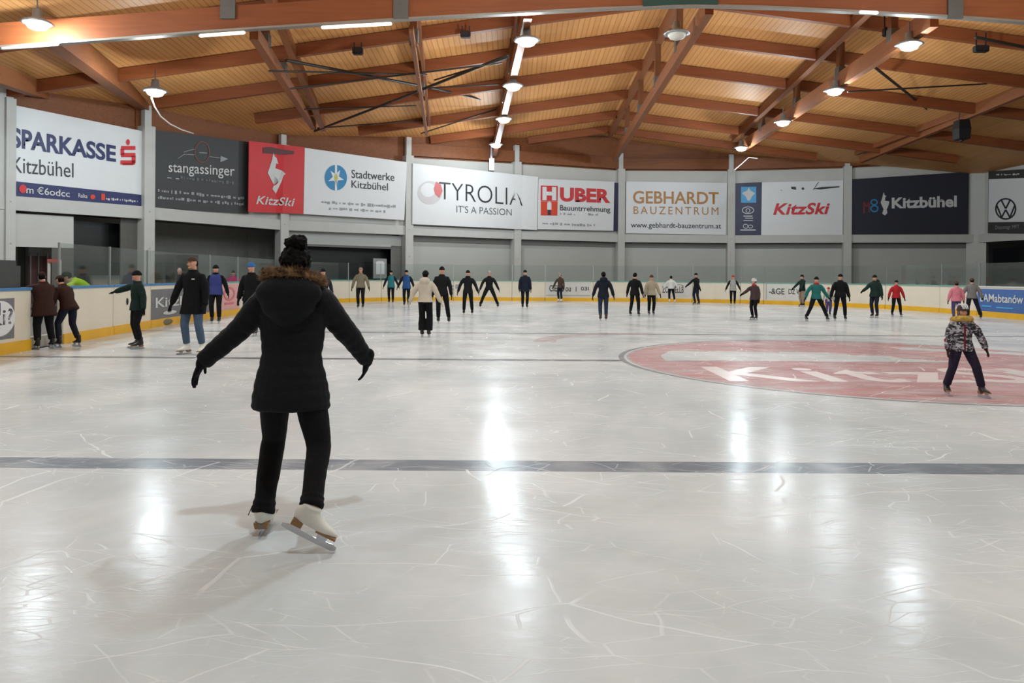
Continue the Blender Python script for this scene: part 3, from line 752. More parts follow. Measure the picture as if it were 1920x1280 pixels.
words(b, 'UBER', (1050, 351, 377.5), (1144.5, 354.5, 381), K_RED, 0.045)
words(b, 'Bauuntrrehmung', (1050, 384, 397.5), (1144.5, 388, 400.5), K_BLACK, 0.01)
scrawl(b, (1050, 398, 403.5), (1081, 400, 405), 5, K_GREY, 21); scrawl(b, (1103, 399.5, 405), (1124, 400.5, 405.5), 4, K_GREY, 22); scrawl(b, (1017, 416.5, 421), (1116, 420, 425), 17, K_GREY, 23)
b2 = banner('advertising_banner', 'narrow navy banner edge behind the white banner with red capitals', ((1140, 341), (1159.5, 343), (1158, 433), (1140, 432)), K_STRIP, 0.19, 5)
# building-centre banner
b = banner('advertising_banner', 'white banner with gold capitals in two sizes and a web address', ((1174, 340), (1363, 343), (1361, 440.5), (1173, 437)), M_WHITE, 0.04, 6)
words(b, 'GEBHARDT', (1187, 357.5, 381.5), (1347.5, 360, 383), K_GOLD, 0.015)
words(b, 'BAUZENTRUM', (1188, 386.5, 401), (1347, 388.5, 403), K_GOLD, 0.0, 0, 1.35)
words(b, 'www.gebhardt-bauzentrum.at', (1183, 416.5, 429.5), (1352, 418.5, 431.5), K_BLACK, 0.006)
# navy strip
b = banner('advertising_banner', 'narrow upright navy banner with a light blue square and white sketches', ((1378.7, 343.5), (1428.5, 341.5), (1427, 440.5), (1378, 440.5)), K_STRIP, 0.06, 7)
marks(b, poly_bm([rect(1389.5, 350, 1418, 380)]), K_LBLUE)
marks(b, poly_bm([[(1404, 351), (1407, 357), (1416, 362), (1410, 368), (1406, 376), (1402, 376), (1398, 368), (1391, 362), (1401, 357)]]), K_SOFT, 'emblem', 0.03)
marks(b, poly_bm(ring_polys(1402.5, 394, 11.5, 7, 1.4, 18) + ring_polys(1402.5, 394.5, 4.5, 4, 1.2, 12) + [rect(1394, 404, 1411, 406), rect(1397, 408, 1412, 409.5), rect(1394, 413, 1412, 414)] + ring_polys(1398, 424, 5, 4.5, 1.2, 12) + ring_polys(1407, 424.5, 5, 3.5, 1.2, 12) + [rect(1388, 430, 1417, 432)]), K_SOFT, 'sketch')
# white ski banner
b = banner('advertising_banner', 'white banner with red slanted lettering and black smears along its top', ((1428.7, 341.8), (1581, 338), (1580, 441), (1427.2, 440.7)), M_WHITE, 0.08, 7)
words(b, 'KitzSki', (1449.5, 381, 403), (1556, 379.5, 401.5), K_RED, 0.03, 0.25, 1.06)
marks(b, poly_bm([[(1483, 350), (1492, 350), (1493, 356), (1484, 354)], ell(1505.5, 353.5, 2.5, 2.5, 10), line_poly(1525, 356, 1535, 329 + 12, 1.2), [(1524, 354), (1540, 350.5), (1574, 349), (1574, 351), (1538, 355)], line_poly(1464, 356, 1466, 357, 1)]), K_BLACK, 'smear')
# dark navy town banner
b = banner('advertising_banner', 'large dark navy banner with a small white chamois and bold pale lettering', ((1597, 336), (1816.5, 322), (1815, 438.7), (1595.5, 439.7)), K_DNAVY, 0.10, 8)
words(b, 'Kitzbühel', (1672, 370.5, 391), (1794, 366.5, 388), K_SOFT, 0.035)
marks(b, poly_bm([[(1340 + x / 3.31, 280 + y / 3.31) for x, y in ((1049, 265), (1056, 285), (1066, 290), (1058, 297), (1057, 318), (1084, 322), (1080, 345), (1068, 372), (1072, 395), (1056, 410), (1040, 398), (1048, 370), (1030, 330), (1040, 300))]]), K_SOFT)
marks(b, poly_bm([line_poly(1620, 400, 1620, 378, 3), line_poly(1620, 379, 1625, 388, 3), line_poly(1625, 388, 1630, 378, 3), line_poly(1630, 378, 1630, 398, 3)]), Bv('dim_red_print', (122, 48, 50)))
marks(b, poly_bm(ring_polys(1639, 379, 7, 6, 2.6, 14) + ring_polys(1639.5, 391, 8, 7, 2.8, 14)), K_BLUE)
# car-maker banner
b = banner('advertising_banner', 'white banner with a black ringed emblem between two dark strips', ((1853.5, 321), (1990, 313), (1990, 439), (1852, 437)), mat('charcoal_vinyl', (58, 56, 54), 0.5), 0.16, 9)
marks(b, poly_bm([[(1854, 336), (1990, 331), (1990, 415), (1853, 416.5)]]), M_WHITE, 'white_field', 0.012)
marks(b, poly_bm(ring_polys(1885.6, 391.5, 20, 20.5, 3.0) + [line_poly(1877, 374.5, 1885.6, 391, 3), line_poly(1894.3, 374.5, 1885.6, 391, 3), line_poly(1868.5, 384, 1878, 407.5, 3), line_poly(1878, 407.5, 1885.6, 393, 3), line_poly(1885.6, 393, 1893.5, 407.5, 3), line_poly(1893.5, 407.5, 1903, 384, 3)]), K_BLACK, 'emblem', 0.022)
scrawl(b, (1868, 326, 329.5), (1911, 325, 328), 9, K_SOFT, 31); words(b, 'Diszonsgr MFT', (1866, 423, 432), (1911, 421, 430), K_GREY, 0.0)
for o in list(bpy.data.objects):
    for k in ('_off', '_bay'):
        if k in o.keys(): del o[k]

# ------------------------------------------------------------------ rink boards
def path_slab(bm, f0, f1, d0, d1, z0, z1):
    """slab following the rink outline; d is the distance from the ice side face into the rink (negative = outwards)"""
    n = max(2, int(abs(f1 - f0) / 3) + 1); rings = []
    for k in range(n + 1):
        f = f0 + (f1 - f0) * k / n; p, nn = pathpt(f), pathnorm(f)
        rings.append([V((p.x + nn.x * d, p.y + nn.y * d, z)) for d, z in ((d0, z0), (d1, z0), (d1, z1), (d0, z1))])
    loft(bm, rings); bmesh.ops.recalc_face_normals(bm, faces=bm.faces[:])
def board(px0, px1, label, cap=None, glass=True, gap=0.05):
    f0, f1 = path_index(px0) + gap, path_index(px1) - gap
    bm = bmesh.new(); path_slab(bm, f0, f1, -0.12, -0.0, 0.0, 1.16)
    o = obj('rink_board', bm, M_CREAM); tag(o, label, 'rink board', 'boards around the ice')
    bm = bmesh.new(); path_slab(bm, f0, f1, -0.02, 0.025, 0.0, 0.21); obj('kick_strip', bm, M_YEL, o)
    bm = bmesh.new(); path_slab(bm, f0, f1, -0.16, 0.03, 1.16, 1.21); obj('cap_rail', bm, cap or M_TEALCAP, o)
    if glass:
        bm = bmesh.new(); path_slab(bm, f0, f1, -0.10, -0.08, 1.21, 2.12); g = obj('glass_pane', bm, M_GLASS, o)
        bm = bmesh.new(); p, nn = pathpt(f0), pathnorm(f0); box(bm, (p.x - nn.x * 0.09 - 0.018, p.y - nn.y * 0.09 - 0.018, 1.2), (p.x - nn.x * 0.09 + 0.018, p.y - nn.y * 0.09 + 0.018, 2.13)); obj('glass_post', bm, mat('pale_aluminium', (170, 172, 172), 0.35, 0.6), o)
    return o
def advert(bd, px0, px1, z0, z1, m, items=()):
    f0, f1 = path_index(px0), path_index(px1)
    bm = bmesh.new(); path_slab(bm, f0, f1, 0.0, 0.008, z0, z1); a = obj('advert', bm, m, bd)
    for kind, data, mm, (u0, u1, v0, v1) in items:
        bq = text_bm(data, 0.015) if kind == 't' else poly_bm(data)
        for v in bq.verts:
            u = u0 + (u1 - u0) * v.co.x; w = v0 + (v1 - v0) * v.co.y
            f = f0 + (f1 - f0) * u; p, nn = pathpt(f), pathnorm(f)
            v.co = V((p.x + nn.x * 0.02, p.y + nn.y * 0.02, z0 + (z1 - z0) * w))
        bmesh.ops.recalc_face_normals(bq, faces=bq.faces[:])
        obj('lettering' if kind == 't' else 'emblem', bq, mm, a)
    return a
A_GREY = mat('grey_advert', (112, 110, 112), 0.5); A_PINK = mat('pink_advert', (214, 158, 154), 0.5); A_BLUE = mat('blue_advert', (62, 98, 158), 0.5); A_PALE = mat('pale_advert', (206, 202, 194), 0.5)
A_INK = mat('advert_ink', (70, 66, 64), 0.5)
bd = board(-900, 58, 'cream rink board with a round grey advert, ending at the gate gap', M_BLUECAP, False)
advert(bd, -60, 26, 0.28, 1.02, A_GREY, (('p', [ell(0.5, 0.5, 0.5, 0.5)], M_WHITE, (0.3, 1.0, 0.08, 0.95)), ('t', 'Ki?', A_INK, (0.40, 0.95, 0.35, 0.75)), ('p', [rect(0, 0, 1, 1)], K_NAVY, (0.60, 0.66, 0.6, 0.9))))
bm = bmesh.new(); path_slab(bm, path_index(-500), path_index(36), -0.11, -0.06, 1.21, 1.72); path_slab(bm, path_index(36), path_index(44), -0.11, -0.06, 1.21, 1.62); obj('end_shield', bm, mat('smoked_shield', (66, 68, 66), 0.25), bd)
# open gate
f0, f1 = path_index(58), path_index(118)
bm = bmesh.new(); path_slab(bm, f0, f1, -0.30, -0.12, 0.0, 0.22); o = obj('gate_threshold', bm, mat('worn_white_sill', (170, 162, 150), 0.6)); tag(o, 'worn white threshold of the open gate in the boards', 'threshold')
bm = bmesh.new(); p0, n0 = pathpt(f1), pathnorm(f1); p1, n1 = pathpt(f0), pathnorm(f0)
g = empty('rink_gate', (p1.x - 0.45, p1.y - 0.1, 0)); tag(g, 'dark grey gate leaf swung open behind the two people in brown', 'gate')
beam(bm, V((-0.12, 0.05, 0.72)), V((-0.95, 0.62, 0.72)), 0.06, 0.95); obj('gate_leaf', bm, mat('dark_grey_gate', (74, 72, 70), 0.5), g)
bm = bmesh.new(); beam(bm, V((-0.12, 0.05, 1.21)), V((-0.95, 0.62, 1.21)), 0.09, 0.05); obj('cap_rail', bm, M_BLUECAP, g)
bd = board(118, 212, 'cream board with blue cap just past the gate gap, under the lime jacket', M_BLUECAP)
bd = board(212, 282, 'cream board with blue cap behind the person in dark green', M_BLUECAP)
bm = bmesh.new(); ff = path_index(238); pp, nn = pathpt(ff), pathnorm(ff); ball(bm, (pp.x + nn.x * 0.01, pp.y + nn.y * 0.01, 0.78), (0.02, 0.05, 0.09), 10, 8); obj('latch', bm, M_BLK, bd)
bd = board(282, 398, 'board with a grey advert behind the person in jeans', M_BLUECAP)
advert(bd, 283, 397, 0.22, 1.05, A_GREY, (('t', 'Kitzbühel', K_SOFT, (0.06, 0.96, 0.38, 0.72)), ('p', [ell(0.5, 0.5, 0.5, 0.5)], K_SOFT, (0.18, 0.4, 0.1, 0.24))))
bm = bmesh.new(); ff = path_index(310); pp, nn = pathpt(ff), pathnorm(ff); ball(bm, (pp.x + nn.x * 0.02, pp.y + nn.y * 0.02, 0.1), (0.03, 0.45, 0.09), 14, 8); obj('dark_patch', bm, mat('grey_patch', (120, 106, 80), 0.6), bd)  # duller greyish patch low on the board
bd = board(398, 450, 'board with a pink advert behind the person in the blue vest', M_TEALCAP)
advert(bd, 405, 448, 0.22, 1.12, A_PINK, (('p', ring_polys(0.5, 0.6, 0.5, 0.4, 0.12, 16) + [rect(0.1, 0.0, 0.9, 0.12)], K_ROSE, (0.3, 0.8, 0.2, 0.9)),))
board(450, 560, 'cream board section hidden behind the woman in the black parka')
board(560, 655, 'cream corner board section beside the fur hood')
board(655, 715, 'cream corner board section behind the khaki jacket')
board(715, 790, 'cream corner board section behind the teal vest and blue jacket')
board(790, 850, 'cream board section behind the beige jacket with a hood')
bd = board(850, 960, 'cream board section behind the person with the wide straddle')
advert(bd, 846, 862, 0.6, 0.95, M_CREAM, (('p', [rect(0, 0, .3, .4), rect(.5, .3, .9, 1), rect(.1, .6, .3, .9)], K_GREY, (0, 1, 0, 1)),))
board(960, 1022, 'cream board section behind the long navy coat')
bd = board(1022, 1112, 'board with a pale advert of black writing behind the small person in brown')
advert(bd, 1024, 1108, 0.28, 1.12, A_PALE, (('t', 'CIE eu ou', A_INK, (0.07, 0.55, 0.35, 0.8)), ('t', '|  03l', A_INK, (0.66, 0.95, 0.35, 0.7)), ('p', [rect(0, 0, 1, 1)], K_GREY, (0.0, 1.0, 0.06, 0.1))))
board(1112, 1232, 'cream board section behind the three skaters in navy, black and beige')
bd = board(1232, 1298, 'board with a pale advert behind the person in the white shirt')
advert(bd, 1240, 1296, 0.3, 1.12, A_PALE, (('t', 'ZC VUELLB', A_INK, (0.03, 0.75, 0.3, 0.75)), ('p', ring_polys(0.5, 0.2, 0.5, 0.8, 0.12, 20)[:10], A_INK, (0.45, 0.75, 0.72, 0.9))))
board(1298, 1388, 'cream board section between the person with an outstretched arm and the red cap')
bd = board(1388, 1432, 'short board section behind the white helmet')
bd = board(1432, 1560, 'board with a pale advert of black scrawl behind the teal shirt')
advert(bd, 1436, 1512, 0.25, 1.14, A_PALE, (('t', '-&GE', A_INK, (0.08, 0.46, 0.35, 0.72)), ('t', 'DZ VDE', A_INK, (0.56, 0.98, 0.38, 0.7)), ('p', [rect(0, 0, 1, 1)], K_GREY, (0.0, 0.02, 0.0, 1.0))))
board(1560, 1660, 'cream board section behind the child in purple trousers and the dark green coat')
board(1660, 1762, 'cream board section behind the red jacket')
board(1762, 1832, 'cream board section behind the child helmet and the pink jacket')
bd = board(1832, 1960, 'board with a blue advert of pale lettering behind the grey jacket', mat('white_cap_rail', (205, 205, 200), 0.5))
advert(bd, 1833, 1958, 0.22, 1.10, A_BLUE, (('t', 'EAMabtanów', K_SOFT, (0.05, 0.72, 0.42, 0.78)), ('p', [rect(0, 0, 0.3, 1), rect(0.45, -0.5, 0.95, 0.4)], K_LBLUE, (0.08, 0.6, 0.2, 0.26))))
board(1960, 2500, 'cream board section after the blue advert')

# ------------------------------------------------------------------ people
TEX = bpy.data.textures.new('cloth_folds', 'CLOUDS'); TEX.noise_scale = 0.16; TEX.noise_depth = 2
TEXF = bpy.data.textures.new('fine_curls', 'CLOUDS'); TEXF.noise_scale = 0.035; TEXF.noise_depth = 2
def fuse(o, vox, it=6, fac=0.5, disp=0.0, tex=None):
    m = o.modifiers.new('fuse', 'REMESH'); m.mode = 'VOXEL'; m.voxel_size = vox; m.use_smooth_shade = True
    if disp:
        d = o.modifiers.new('folds', 'DISPLACE'); d.texture = tex or TEX; d.strength = disp; d.mid_level = 0.5; d.texture_coords = 'LOCAL'
    s = o.modifiers.new('soften', 'SMOOTH'); s.iterations = it; s.factor = fac
    return o
def cloth(name, rgb, var=0.18, rough=0.85):
    return mat('cloth_' + name, rgb, rough, var=var, scale=9, bump=0.25, bscale=120, spec=0.2)
C = dict(black=(24, 24, 27), jet=(17, 17, 19), navy=(28, 31, 44), brown=(58, 46, 42), dgreen=(26, 44, 40), jeans=(78, 94, 116), djeans=(42, 54, 76), blue=(58, 66, 124), sblue=(46, 82, 134),
         khaki=(124, 112, 92), teal=(48, 120, 124), cream=(204, 190, 172), beige=(168, 154, 132), white=(214, 212, 208), grey=(122, 116, 114), lgrey=(160, 156, 152), red=(176, 40, 46), pink=(206, 120, 132),
         purple=(78, 68, 108), maroon=(72, 56, 56), lime=(176, 214, 50), hotpink=(206, 40, 108), tan=(150, 128, 108), dbrown=(74, 58, 48), beanieblue=(52, 104, 168), dteal=(40, 104, 100), bronze=(56, 34, 28), plum=(40, 34, 52))
M_SKIN = mat('skin', (206, 150, 124), 0.55, var=0.08, scale=14, spec=0.35)
M_HAIRD = mat('dark_hair', (15, 12, 11), 0.75, var=0.4, scale=40, bump=0.4, bscale=90, spec=0.12)
M_HAIRB = mat('brown_hair', (84, 62, 46), 0.6, var=0.3, scale=40, bump=0.6, bscale=90)
M_HAIRG = mat('grey_hair', (170, 160, 150), 0.6, var=0.2, scale=40)
M_EYE = mat('eye', (36, 26, 22), 0.2)
M_LIPS = mat('lips', (166, 92, 84), 0.5)
M_BLADE = mat('steel_blade', (190, 192, 196), 0.25, 0.9)
M_SKW = mat('white_skate_leather', (224, 220, 210), 0.45); M_SKB = mat('black_skate_leather', (20, 19, 20), 0.45); M_SKBR = mat('brown_skate_leather', (66, 42, 34), 0.5)
M_SOLE = mat('brown_stacked_sole', (150, 112, 66), 0.5)
def camo():
    m, nt, b = base_mat('camouflage_cloth'); X.nt = nt
    tc = nt.nodes.new('ShaderNodeTexCoord').outputs['Object']
    a = xnoise(xmap(tc, rot=(0, 0.6, 0.4), scl=(1, 1, 2.0)), 15, 3, 1.2); c = xnoise(xmap(tc, loc=(4, 2, 1), rot=(0, -0.5, 0), scl=(1, 1, 1.8)), 19, 2, 1.0)
    col = xmix(lin((186, 180, 186)), lin((36, 33, 40)), a.gt(0.47)); col = xmix(col, lin((122, 114, 120)), (c.gt(0.60)))
    col = xmix(col, lin((112, 40, 50)), xnoise(xmap(tc, loc=(8, 1, 3)), 8, 1).gt(0.67))
    nt.links.new(col.s, b.inputs['Base Color']); b.inputs['Roughness'].default_value = 0.75
    return m
M_CAMO = camo()
def fur(name, c1, c2):
    m, nt, b = base_mat(name); X.nt = nt
    oi = nt.nodes.new('ShaderNodeTexCoord').outputs['Object']
    col = xmix(lin(c1), lin(c2), xnoise(oi, 30, 3).step(0.35, 0.65)); nt.links.new(col.s, b.inputs['Base Color']); b.inputs['Roughness'].default_value = 0.8
    return m
M_FUR = fur('brown_fur', (92, 66, 42), (176, 140, 100)); M_FURY = fur('yellow_fur', (190, 150, 60), (226, 190, 104))

def hand_parts(bm, wrist, d, side, k, n, curl=13, fat=1.0, spread=1.3):
    """palm, four fingers and thumb; d = forearm direction, side = thumb direction, n = palm normal, k = hand length"""
    d = d.normalized(); side = (side - d * side.dot(d)).normalized(); n = side.cross(d) if n is None else n
    n = (n - d * n.dot(d) - side * n.dot(side)).normalized()
    P = lambda a, b, c: wrist + d * (a * k) + side * (b * k) + n * (c * k)
    rings = []
    for a, hw, th in ((-0.08, 0.13, 0.10), (0.05, 0.15, 0.10), (0.25, 0.21, 0.10), (0.42, 0.22, 0.085), (0.50, 0.20, 0.06)):
        rings.append([P(a, hw * fat * math.cos(2 * PI * q / 12), th * fat * math.sin(2 * PI * q / 12)) for q in range(12)])
    loft(bm, rings)
    for j, (b0, L) in enumerate(((0.155, 0.42), (0.055, 0.47), (-0.05, 0.43), (-0.15, 0.34))):
        p = P(0.45, b0, 0); pts = [p]; ang = R(curl * (0.5 + 0.15 * j)); fan = b0 * 0.55 * spread
        for s_, q in ((0.45, 1.0), (0.32, 2.0), (0.23, 2.8)):
            v = (d * math.cos(ang * q) + n * math.sin(ang * q) + side * fan).normalized(); p = p + v * (L * s_ * k); pts.append(p)
        tube(bm, pts, [0.052 * k * fat, 0.05 * k * fat, 0.045 * k * fat, 0.038 * k * fat], 8)
    p = P(0.12, 0.15, 0.03); v1 = (d * 0.65 + side * 0.75 + n * 0.15).normalized(); v2 = (d * 0.9 + side * 0.4 + n * 0.3).normalized()
    tube(bm, (p, p + v1 * 0.2 * k, p + v1 * 0.2 * k + v2 * 0.2 * k), [0.07 * k * fat, 0.058 * k * fat, 0.045 * k * fat], 8)

def head_parts(bm, c, h, M, female=False):
    """head of height h centred at c, looking along local -Y of M"""
    w, dp = 0.335 * h, 0.41 * h
    vs = ball(bm, (0, 0, 0), 1.0, 24, 18)
    for v in vs:
        x, y, z = v.co
        t = max(0.0, -z)
        x *= w * (1 - 0.34 * t ** 1.6); yy = y * dp * (1 - 0.16 * t)
        if y < 0: yy *= (1 - 0.10 * (1 - abs(z)))
        yy += -0.05 * h * t
        if y < -0.5 and 0.05 < z < 0.35 and abs(v.co.x) > 0.12: yy += 0.018 * h
        v.co = V((x, yy, z * 0.5 * h))
    def put(co, r):
        for v in ball(bm, co, r, 10, 8): vs.append(v)
    put((0, -0.40 * h, -0.12 * h), (0.055 * h, 0.075 * h, 0.05 * h)); put((0, -0.385 * h, -0.02 * h), (0.032 * h, 0.05 * h, 0.11 * h))
    put((0, -0.365 * h, -0.255 * h), (0.095 * h, 0.035 * h, 0.022 * h)); put((0, -0.36 * h, -0.295 * h), (0.08 * h, 0.035 * h, 0.022 * h)); put((0, -0.36 * h, -0.40 * h), (0.11 * h, 0.06 * h, 0.07 * h))
    for s in (-1, 1):
        put((s * 0.335 * h, 0.02 * h, -0.03 * h), (0.03 * h, 0.06 * h, 0.10 * h)); put((s * 0.14 * h, -0.365 * h, 0.085 * h), (0.10 * h, 0.035 * h, 0.022 * h)); put((s * 0.19 * h, -0.30 * h, -0.12 * h), (0.09 * h, 0.06 * h, 0.07 * h))
    T = Matrix.Translation(c) @ M.to_4x4()
    for v in vs: v.co = T @ v.co
    return T

def ik(h, a, L1, L2, pole):
    d = a - h; D = min(d.length, (L1 + L2) * 0.9995); dn = d.normalized()
    x = (L1 * L1 - L2 * L2 + D * D) / (2 * D); y = math.sqrt(max(0, L1 * L1 - x * x))
    p = (pole - dn * pole.dot(dn)).normalized()
    return h + dn * x + p * y

def skate(par, ankle, yaw, pitch, H, m, bl=True, k=1.0, detail=False, shaft=0.075):
    """boot and blade; yaw turns the toe, pitch tips the toe down; ankle is the joint"""
    f = 0.152 * H * k * (1.12 if detail else 1.0)
    M = Matrix.Rotation(yaw, 3, 'Z') @ Matrix.Rotation(pitch, 3, 'X')
    bm = bmesh.new(); az = 0.045 * H
    zs = -az
    sec = []
    for z, ry0, ry1, rx in ((shaft * H, -0.20, 0.22, 0.20), (shaft * 0.4 * H, -0.19, 0.21, 0.19), (0.0, -0.21, 0.25, 0.19), (-0.018 * H, -0.42, 0.28, 0.20), (-0.030 * H, -0.70, 0.27, 0.205), (-0.040 * H, -0.74, 0.25, 0.195), (zs, -0.72, 0.24, 0.18)):
        c0, hl = (ry0 + ry1) / 2 * f, (ry1 - ry0) / 2 * f
        sec.append([V((rx * f * math.cos(2 * PI * q / 16) * (1 - 0.22 * max(0, -math.sin(2 * PI * q / 16)) * (hl > 0.4 * f)), c0 + hl * math.sin(2 * PI * q / 16), z)) for q in range(16)])
    loft(bm, list(reversed(sec)))
    bm.transform(Matrix.Translation(ankle) @ M.to_4x4())
    b = obj('skate_boot', bm, m, par, True); b.modifiers.new('round', 'SUBSURF').levels = 1
    sk = 0.075
    if bl:
        T = Matrix.Translation(ankle) @ M.to_4x4(); sm = M_BLADE
        bm = bmesh.new()
        if detail:
            for y0, y1, zz in ((-0.70, -0.28, 0.012), (0.0, 0.22, 0.03)):
                q = []
                loft(bm, [[V((sx * 0.15 * f * w_, y * f, z)) for sx, y in ((-1, y0), (1, y0), (1, y1), (-1, y1))] for z, w_ in ((zs + 0.004, 1.0), (zs - zz, 0.8))])
            bm.transform(T); bmesh.ops.recalc_face_normals(bm, faces=bm.faces[:]); obj('sole', bm, M_SOLE, b); bm = bmesh.new()
        top, bot = zs - 0.028, zs - sk
        prof = [(-0.80, bot + 0.012), (-0.72, bot + 0.002), (-0.3, bot), (0.2, bot + 0.001), (0.36, bot + 0.006), (0.36, bot + 0.022), (0.2, top - 0.012), (-0.3, top - 0.02), (-0.70, top - 0.010), (-0.80, bot + 0.03)]
        a_ = [bm.verts.new(V((-0.003, y * f, z))) for y, z in prof]; c_ = [bm.verts.new(V((0.003, y * f, z))) for y, z in prof]
        bm.faces.new(a_); bm.faces.new(list(reversed(c_)))
        for i in range(len(prof)): bm.faces.new((a_[i], c_[i], c_[(i + 1) % len(prof)], a_[(i + 1) % len(prof)]))
        for y0 in (-0.45, 0.12): box(bm, (-0.012, (y0 - 0.1) * f, top - 0.015), (0.012, (y0 + 0.1) * f, zs + 0.002))
        bm.transform(T); bmesh.ops.recalc_face_normals(bm, faces=bm.faces[:])
        obj('blade', bm, sm, b)
    return b

def person(foot, top, label, face=0, jacket='black', legs='jet', hat=('beanie', 'jet'), gloves='jet', skates='b', iL=(14, 0, 8, 12), iR=(14, 0, 8, 12), fL=(0, 0), fR=(0, 0), hem=-0.06, bulk=1.0, lean=0, turn=0, flare=0.0,
           vest=None, scarf=None, hood=None, vox=0.010, near=False, Yoff=0.0, group=None, group_z=0.0, drop=0.0, H=None, fem=False, leg_bulk=1.0, toe=(0, 0), pitch=(0, 0), side_lean=0, mats={}, elev=0.0, pale=None, jrings=None, quilt=False, hd={}, curl=13, shaft=0.075):
    gp = ground(*foot); gp.z = 0
    if Yoff: gp = gp * ((gp.y + Yoff) / gp.y)
    sk = 0.075 if skates else 0.02
    tot = at(foot[0], top, gp.y).z
    hatpad = {'beanie': 0.02, 'helmet': 0.035, 'cap': 0.02, None: 0.01}.get(hat[0] if hat else None, 0.015)
    if H is None: H = (tot - sk - hatpad) / (1.0 - drop * 0.9)
    flip = math.cos(R(face)) < -0.01
    arms = {-1: iR if flip else iL, 1: iL if flip else iR}
    feet = {-1: fR if flip else fL, 1: fL if flip else fR}
    toes = {-1: toe[1] if flip else toe[0], 1: toe[0] if flip else toe[1]}
    pits = {-1: pitch[1] if flip else pitch[0], 1: pitch[0] if flip else pitch[1]}
    if flip: feet = {s: (-v[0], *v[1:]) for s, v in feet.items()}
    hz = (0.53 - 0.008 - drop) * H + sk
    TR = Matrix.Rotation(R(side_lean), 3, 'Y') @ Matrix.Rotation(R(lean), 3, 'X')
    hip = V((0, 0, hz))
    T = lambda x, y, z: hip + TR @ V((x * H, y * H, z * H))
    # ---- joints
    J = {}
    for s in (-1, 1):
        J['h', s] = hip + V((s * 0.055 * H, 0, 0))
        fx = feet[s]; lift = fx[2] if len(fx) > 2 else 0.0
        J['a', s] = V((s * 0.06 * H + fx[0], 0.012 * H + fx[1], 0.045 * H + sk + lift))
        if (J['a', s] - J['h', s]).length > 0.485 * H: J['a', s] = J['h', s] + (J['a', s] - J['h', s]).normalized() * 0.485 * H
        J['k', s] = ik(J['h', s], J['a', s], 0.247 * H, 0.240 * H, V((s * 0.12, -1, 0)))
        sh = T(s * 0.104, 0.0, 0.274)
        ab, fw, eab, efw = arms[s]
        def dr(a, f): return (V((s * math.sin(R(a)), -math.sin(R(f)) * math.cos(R(a)), -math.cos(R(a)) * math.cos(R(f))))).normalized()
        d1, d2 = dr(ab, fw), dr(eab, efw)
        J['s', s], J['e', s] = sh, sh + d1 * 0.170 * H
        J['w', s] = J['e', s] + d2 * 0.150 * H; J['d', s] = d2
        hk = hd.get(('R' if s < 0 else 'L') if flip else ('L' if s < 0 else 'R'))
        if hk: J['d', s] = dr(*hk)
    neck, hc = T(0, 0.005, 0.305), T(0, -0.012, 0.405)
    hh = 0.132 * H
    HM = TR @ Matrix.Rotation(R(turn), 3, 'Z') @ Matrix.Rotation(R(-lean * 0.6), 3, 'X')
    # ---- body: one continuous surface
    bm = bmesh.new()
    TH = head_parts(bm, hc, hh, HM)
    tube(bm, (T(0, 0.005, 0.27), T(0, 0.004, 0.32), hc + V((0, 0.01 * H, -0.03 * H))), [0.040 * H, 0.034 * H, 0.034 * H], 14)
    tor = [(-0.03, 0.078, 0.062), (0.03, 0.080, 0.062), (0.09, 0.070, 0.054), (0.17, 0.084, 0.062), (0.23, 0.080, 0.052), (0.265, 0.068, 0.042), (0.290, 0.042, 0.036)]
    loft(bm, [[T(rx * math.cos(2 * PI * q / 20), ry * math.sin(2 * PI * q / 20), z) for q in range(20)] for z, rx, ry in tor])
    palm_n = {}
    for s in (-1, 1):
        tube(bm, (J['s', s], J['s', s].lerp(J['e', s], 0.5), J['e', s], J['e', s].lerp(J['w', s], 0.4), J['w', s]), [0.014 * H, 0.024 * H, 0.021 * H, 0.021 * H, 0.015 * H], 12)
        tube(bm, (J['h', s], J['h', s].lerp(J['k', s], 0.5), J['k', s], J['k', s].lerp(J['a', s], 0.35), J['a', s]), [0.050 * H, 0.043 * H, 0.030 * H, 0.029 * H, 0.020 * H], 14)
        a = J['a', s]; yw = R(toes[s]) * s
        FM = Matrix.Rotation(yw, 3, 'Z') @ Matrix.Rotation(R(pits[s]), 3, 'X')
        tube(bm, [a + FM @ V((0, y * H, z * H)) for y, z in ((0.008, -0.018), (-0.04, -0.026), (-0.075, -0.030))], [0.016 * H, 0.013 * H, 0.009 * H], 10)
        fwd = V((0, -1, 0)); d = J['d', s]
        sd = fwd - d * fwd.dot(d)
        if sd.length < 0.3: sd = V((0, 0, 1))
        nn = V((-s, 0, 0)) if abs(d.x) < 0.8 else V((0, 0, -1))
        hand_parts(bm, J['w', s], d, sd, 0.108 * H, nn, curl, fat=0.6 if gloves else 1.0, spread=1.3 if not near else 2.2)
        palm_n[s] = (sd, nn)
    o = obj('person', bm, M_SKIN); fuse(o, min(vox, 0.009), 3, 0.4)
    loc = V((gp.x, gp.y, elev)); o.location = loc; o.rotation_euler = (0, 0, R(face))
    tag(o, label, 'person', group)
    gm = lambda n: mats.get(n) or cloth(n, C[n])
    # ---- face details
    if abs(face) < 115:
        for s in (-1, 1):
            bm = bmesh.new(); ball(bm, TH @ V((s * 0.145 * hh, -0.352 * hh, 0.03 * hh)), (0.042 * hh, 0.024 * hh, 0.026 * hh), 10, 8); obj('eye', bm, M_EYE, o, True)
        bm = bmesh.new(); ball(bm, TH @ V((0, -0.385 * hh, -0.272 * hh)), (0.10 * hh, 0.026 * hh, 0.026 * hh), 12, 8); obj('mouth', bm, M_LIPS, o, True)
    # ---- trousers
    bm = bmesh.new(); lb = leg_bulk
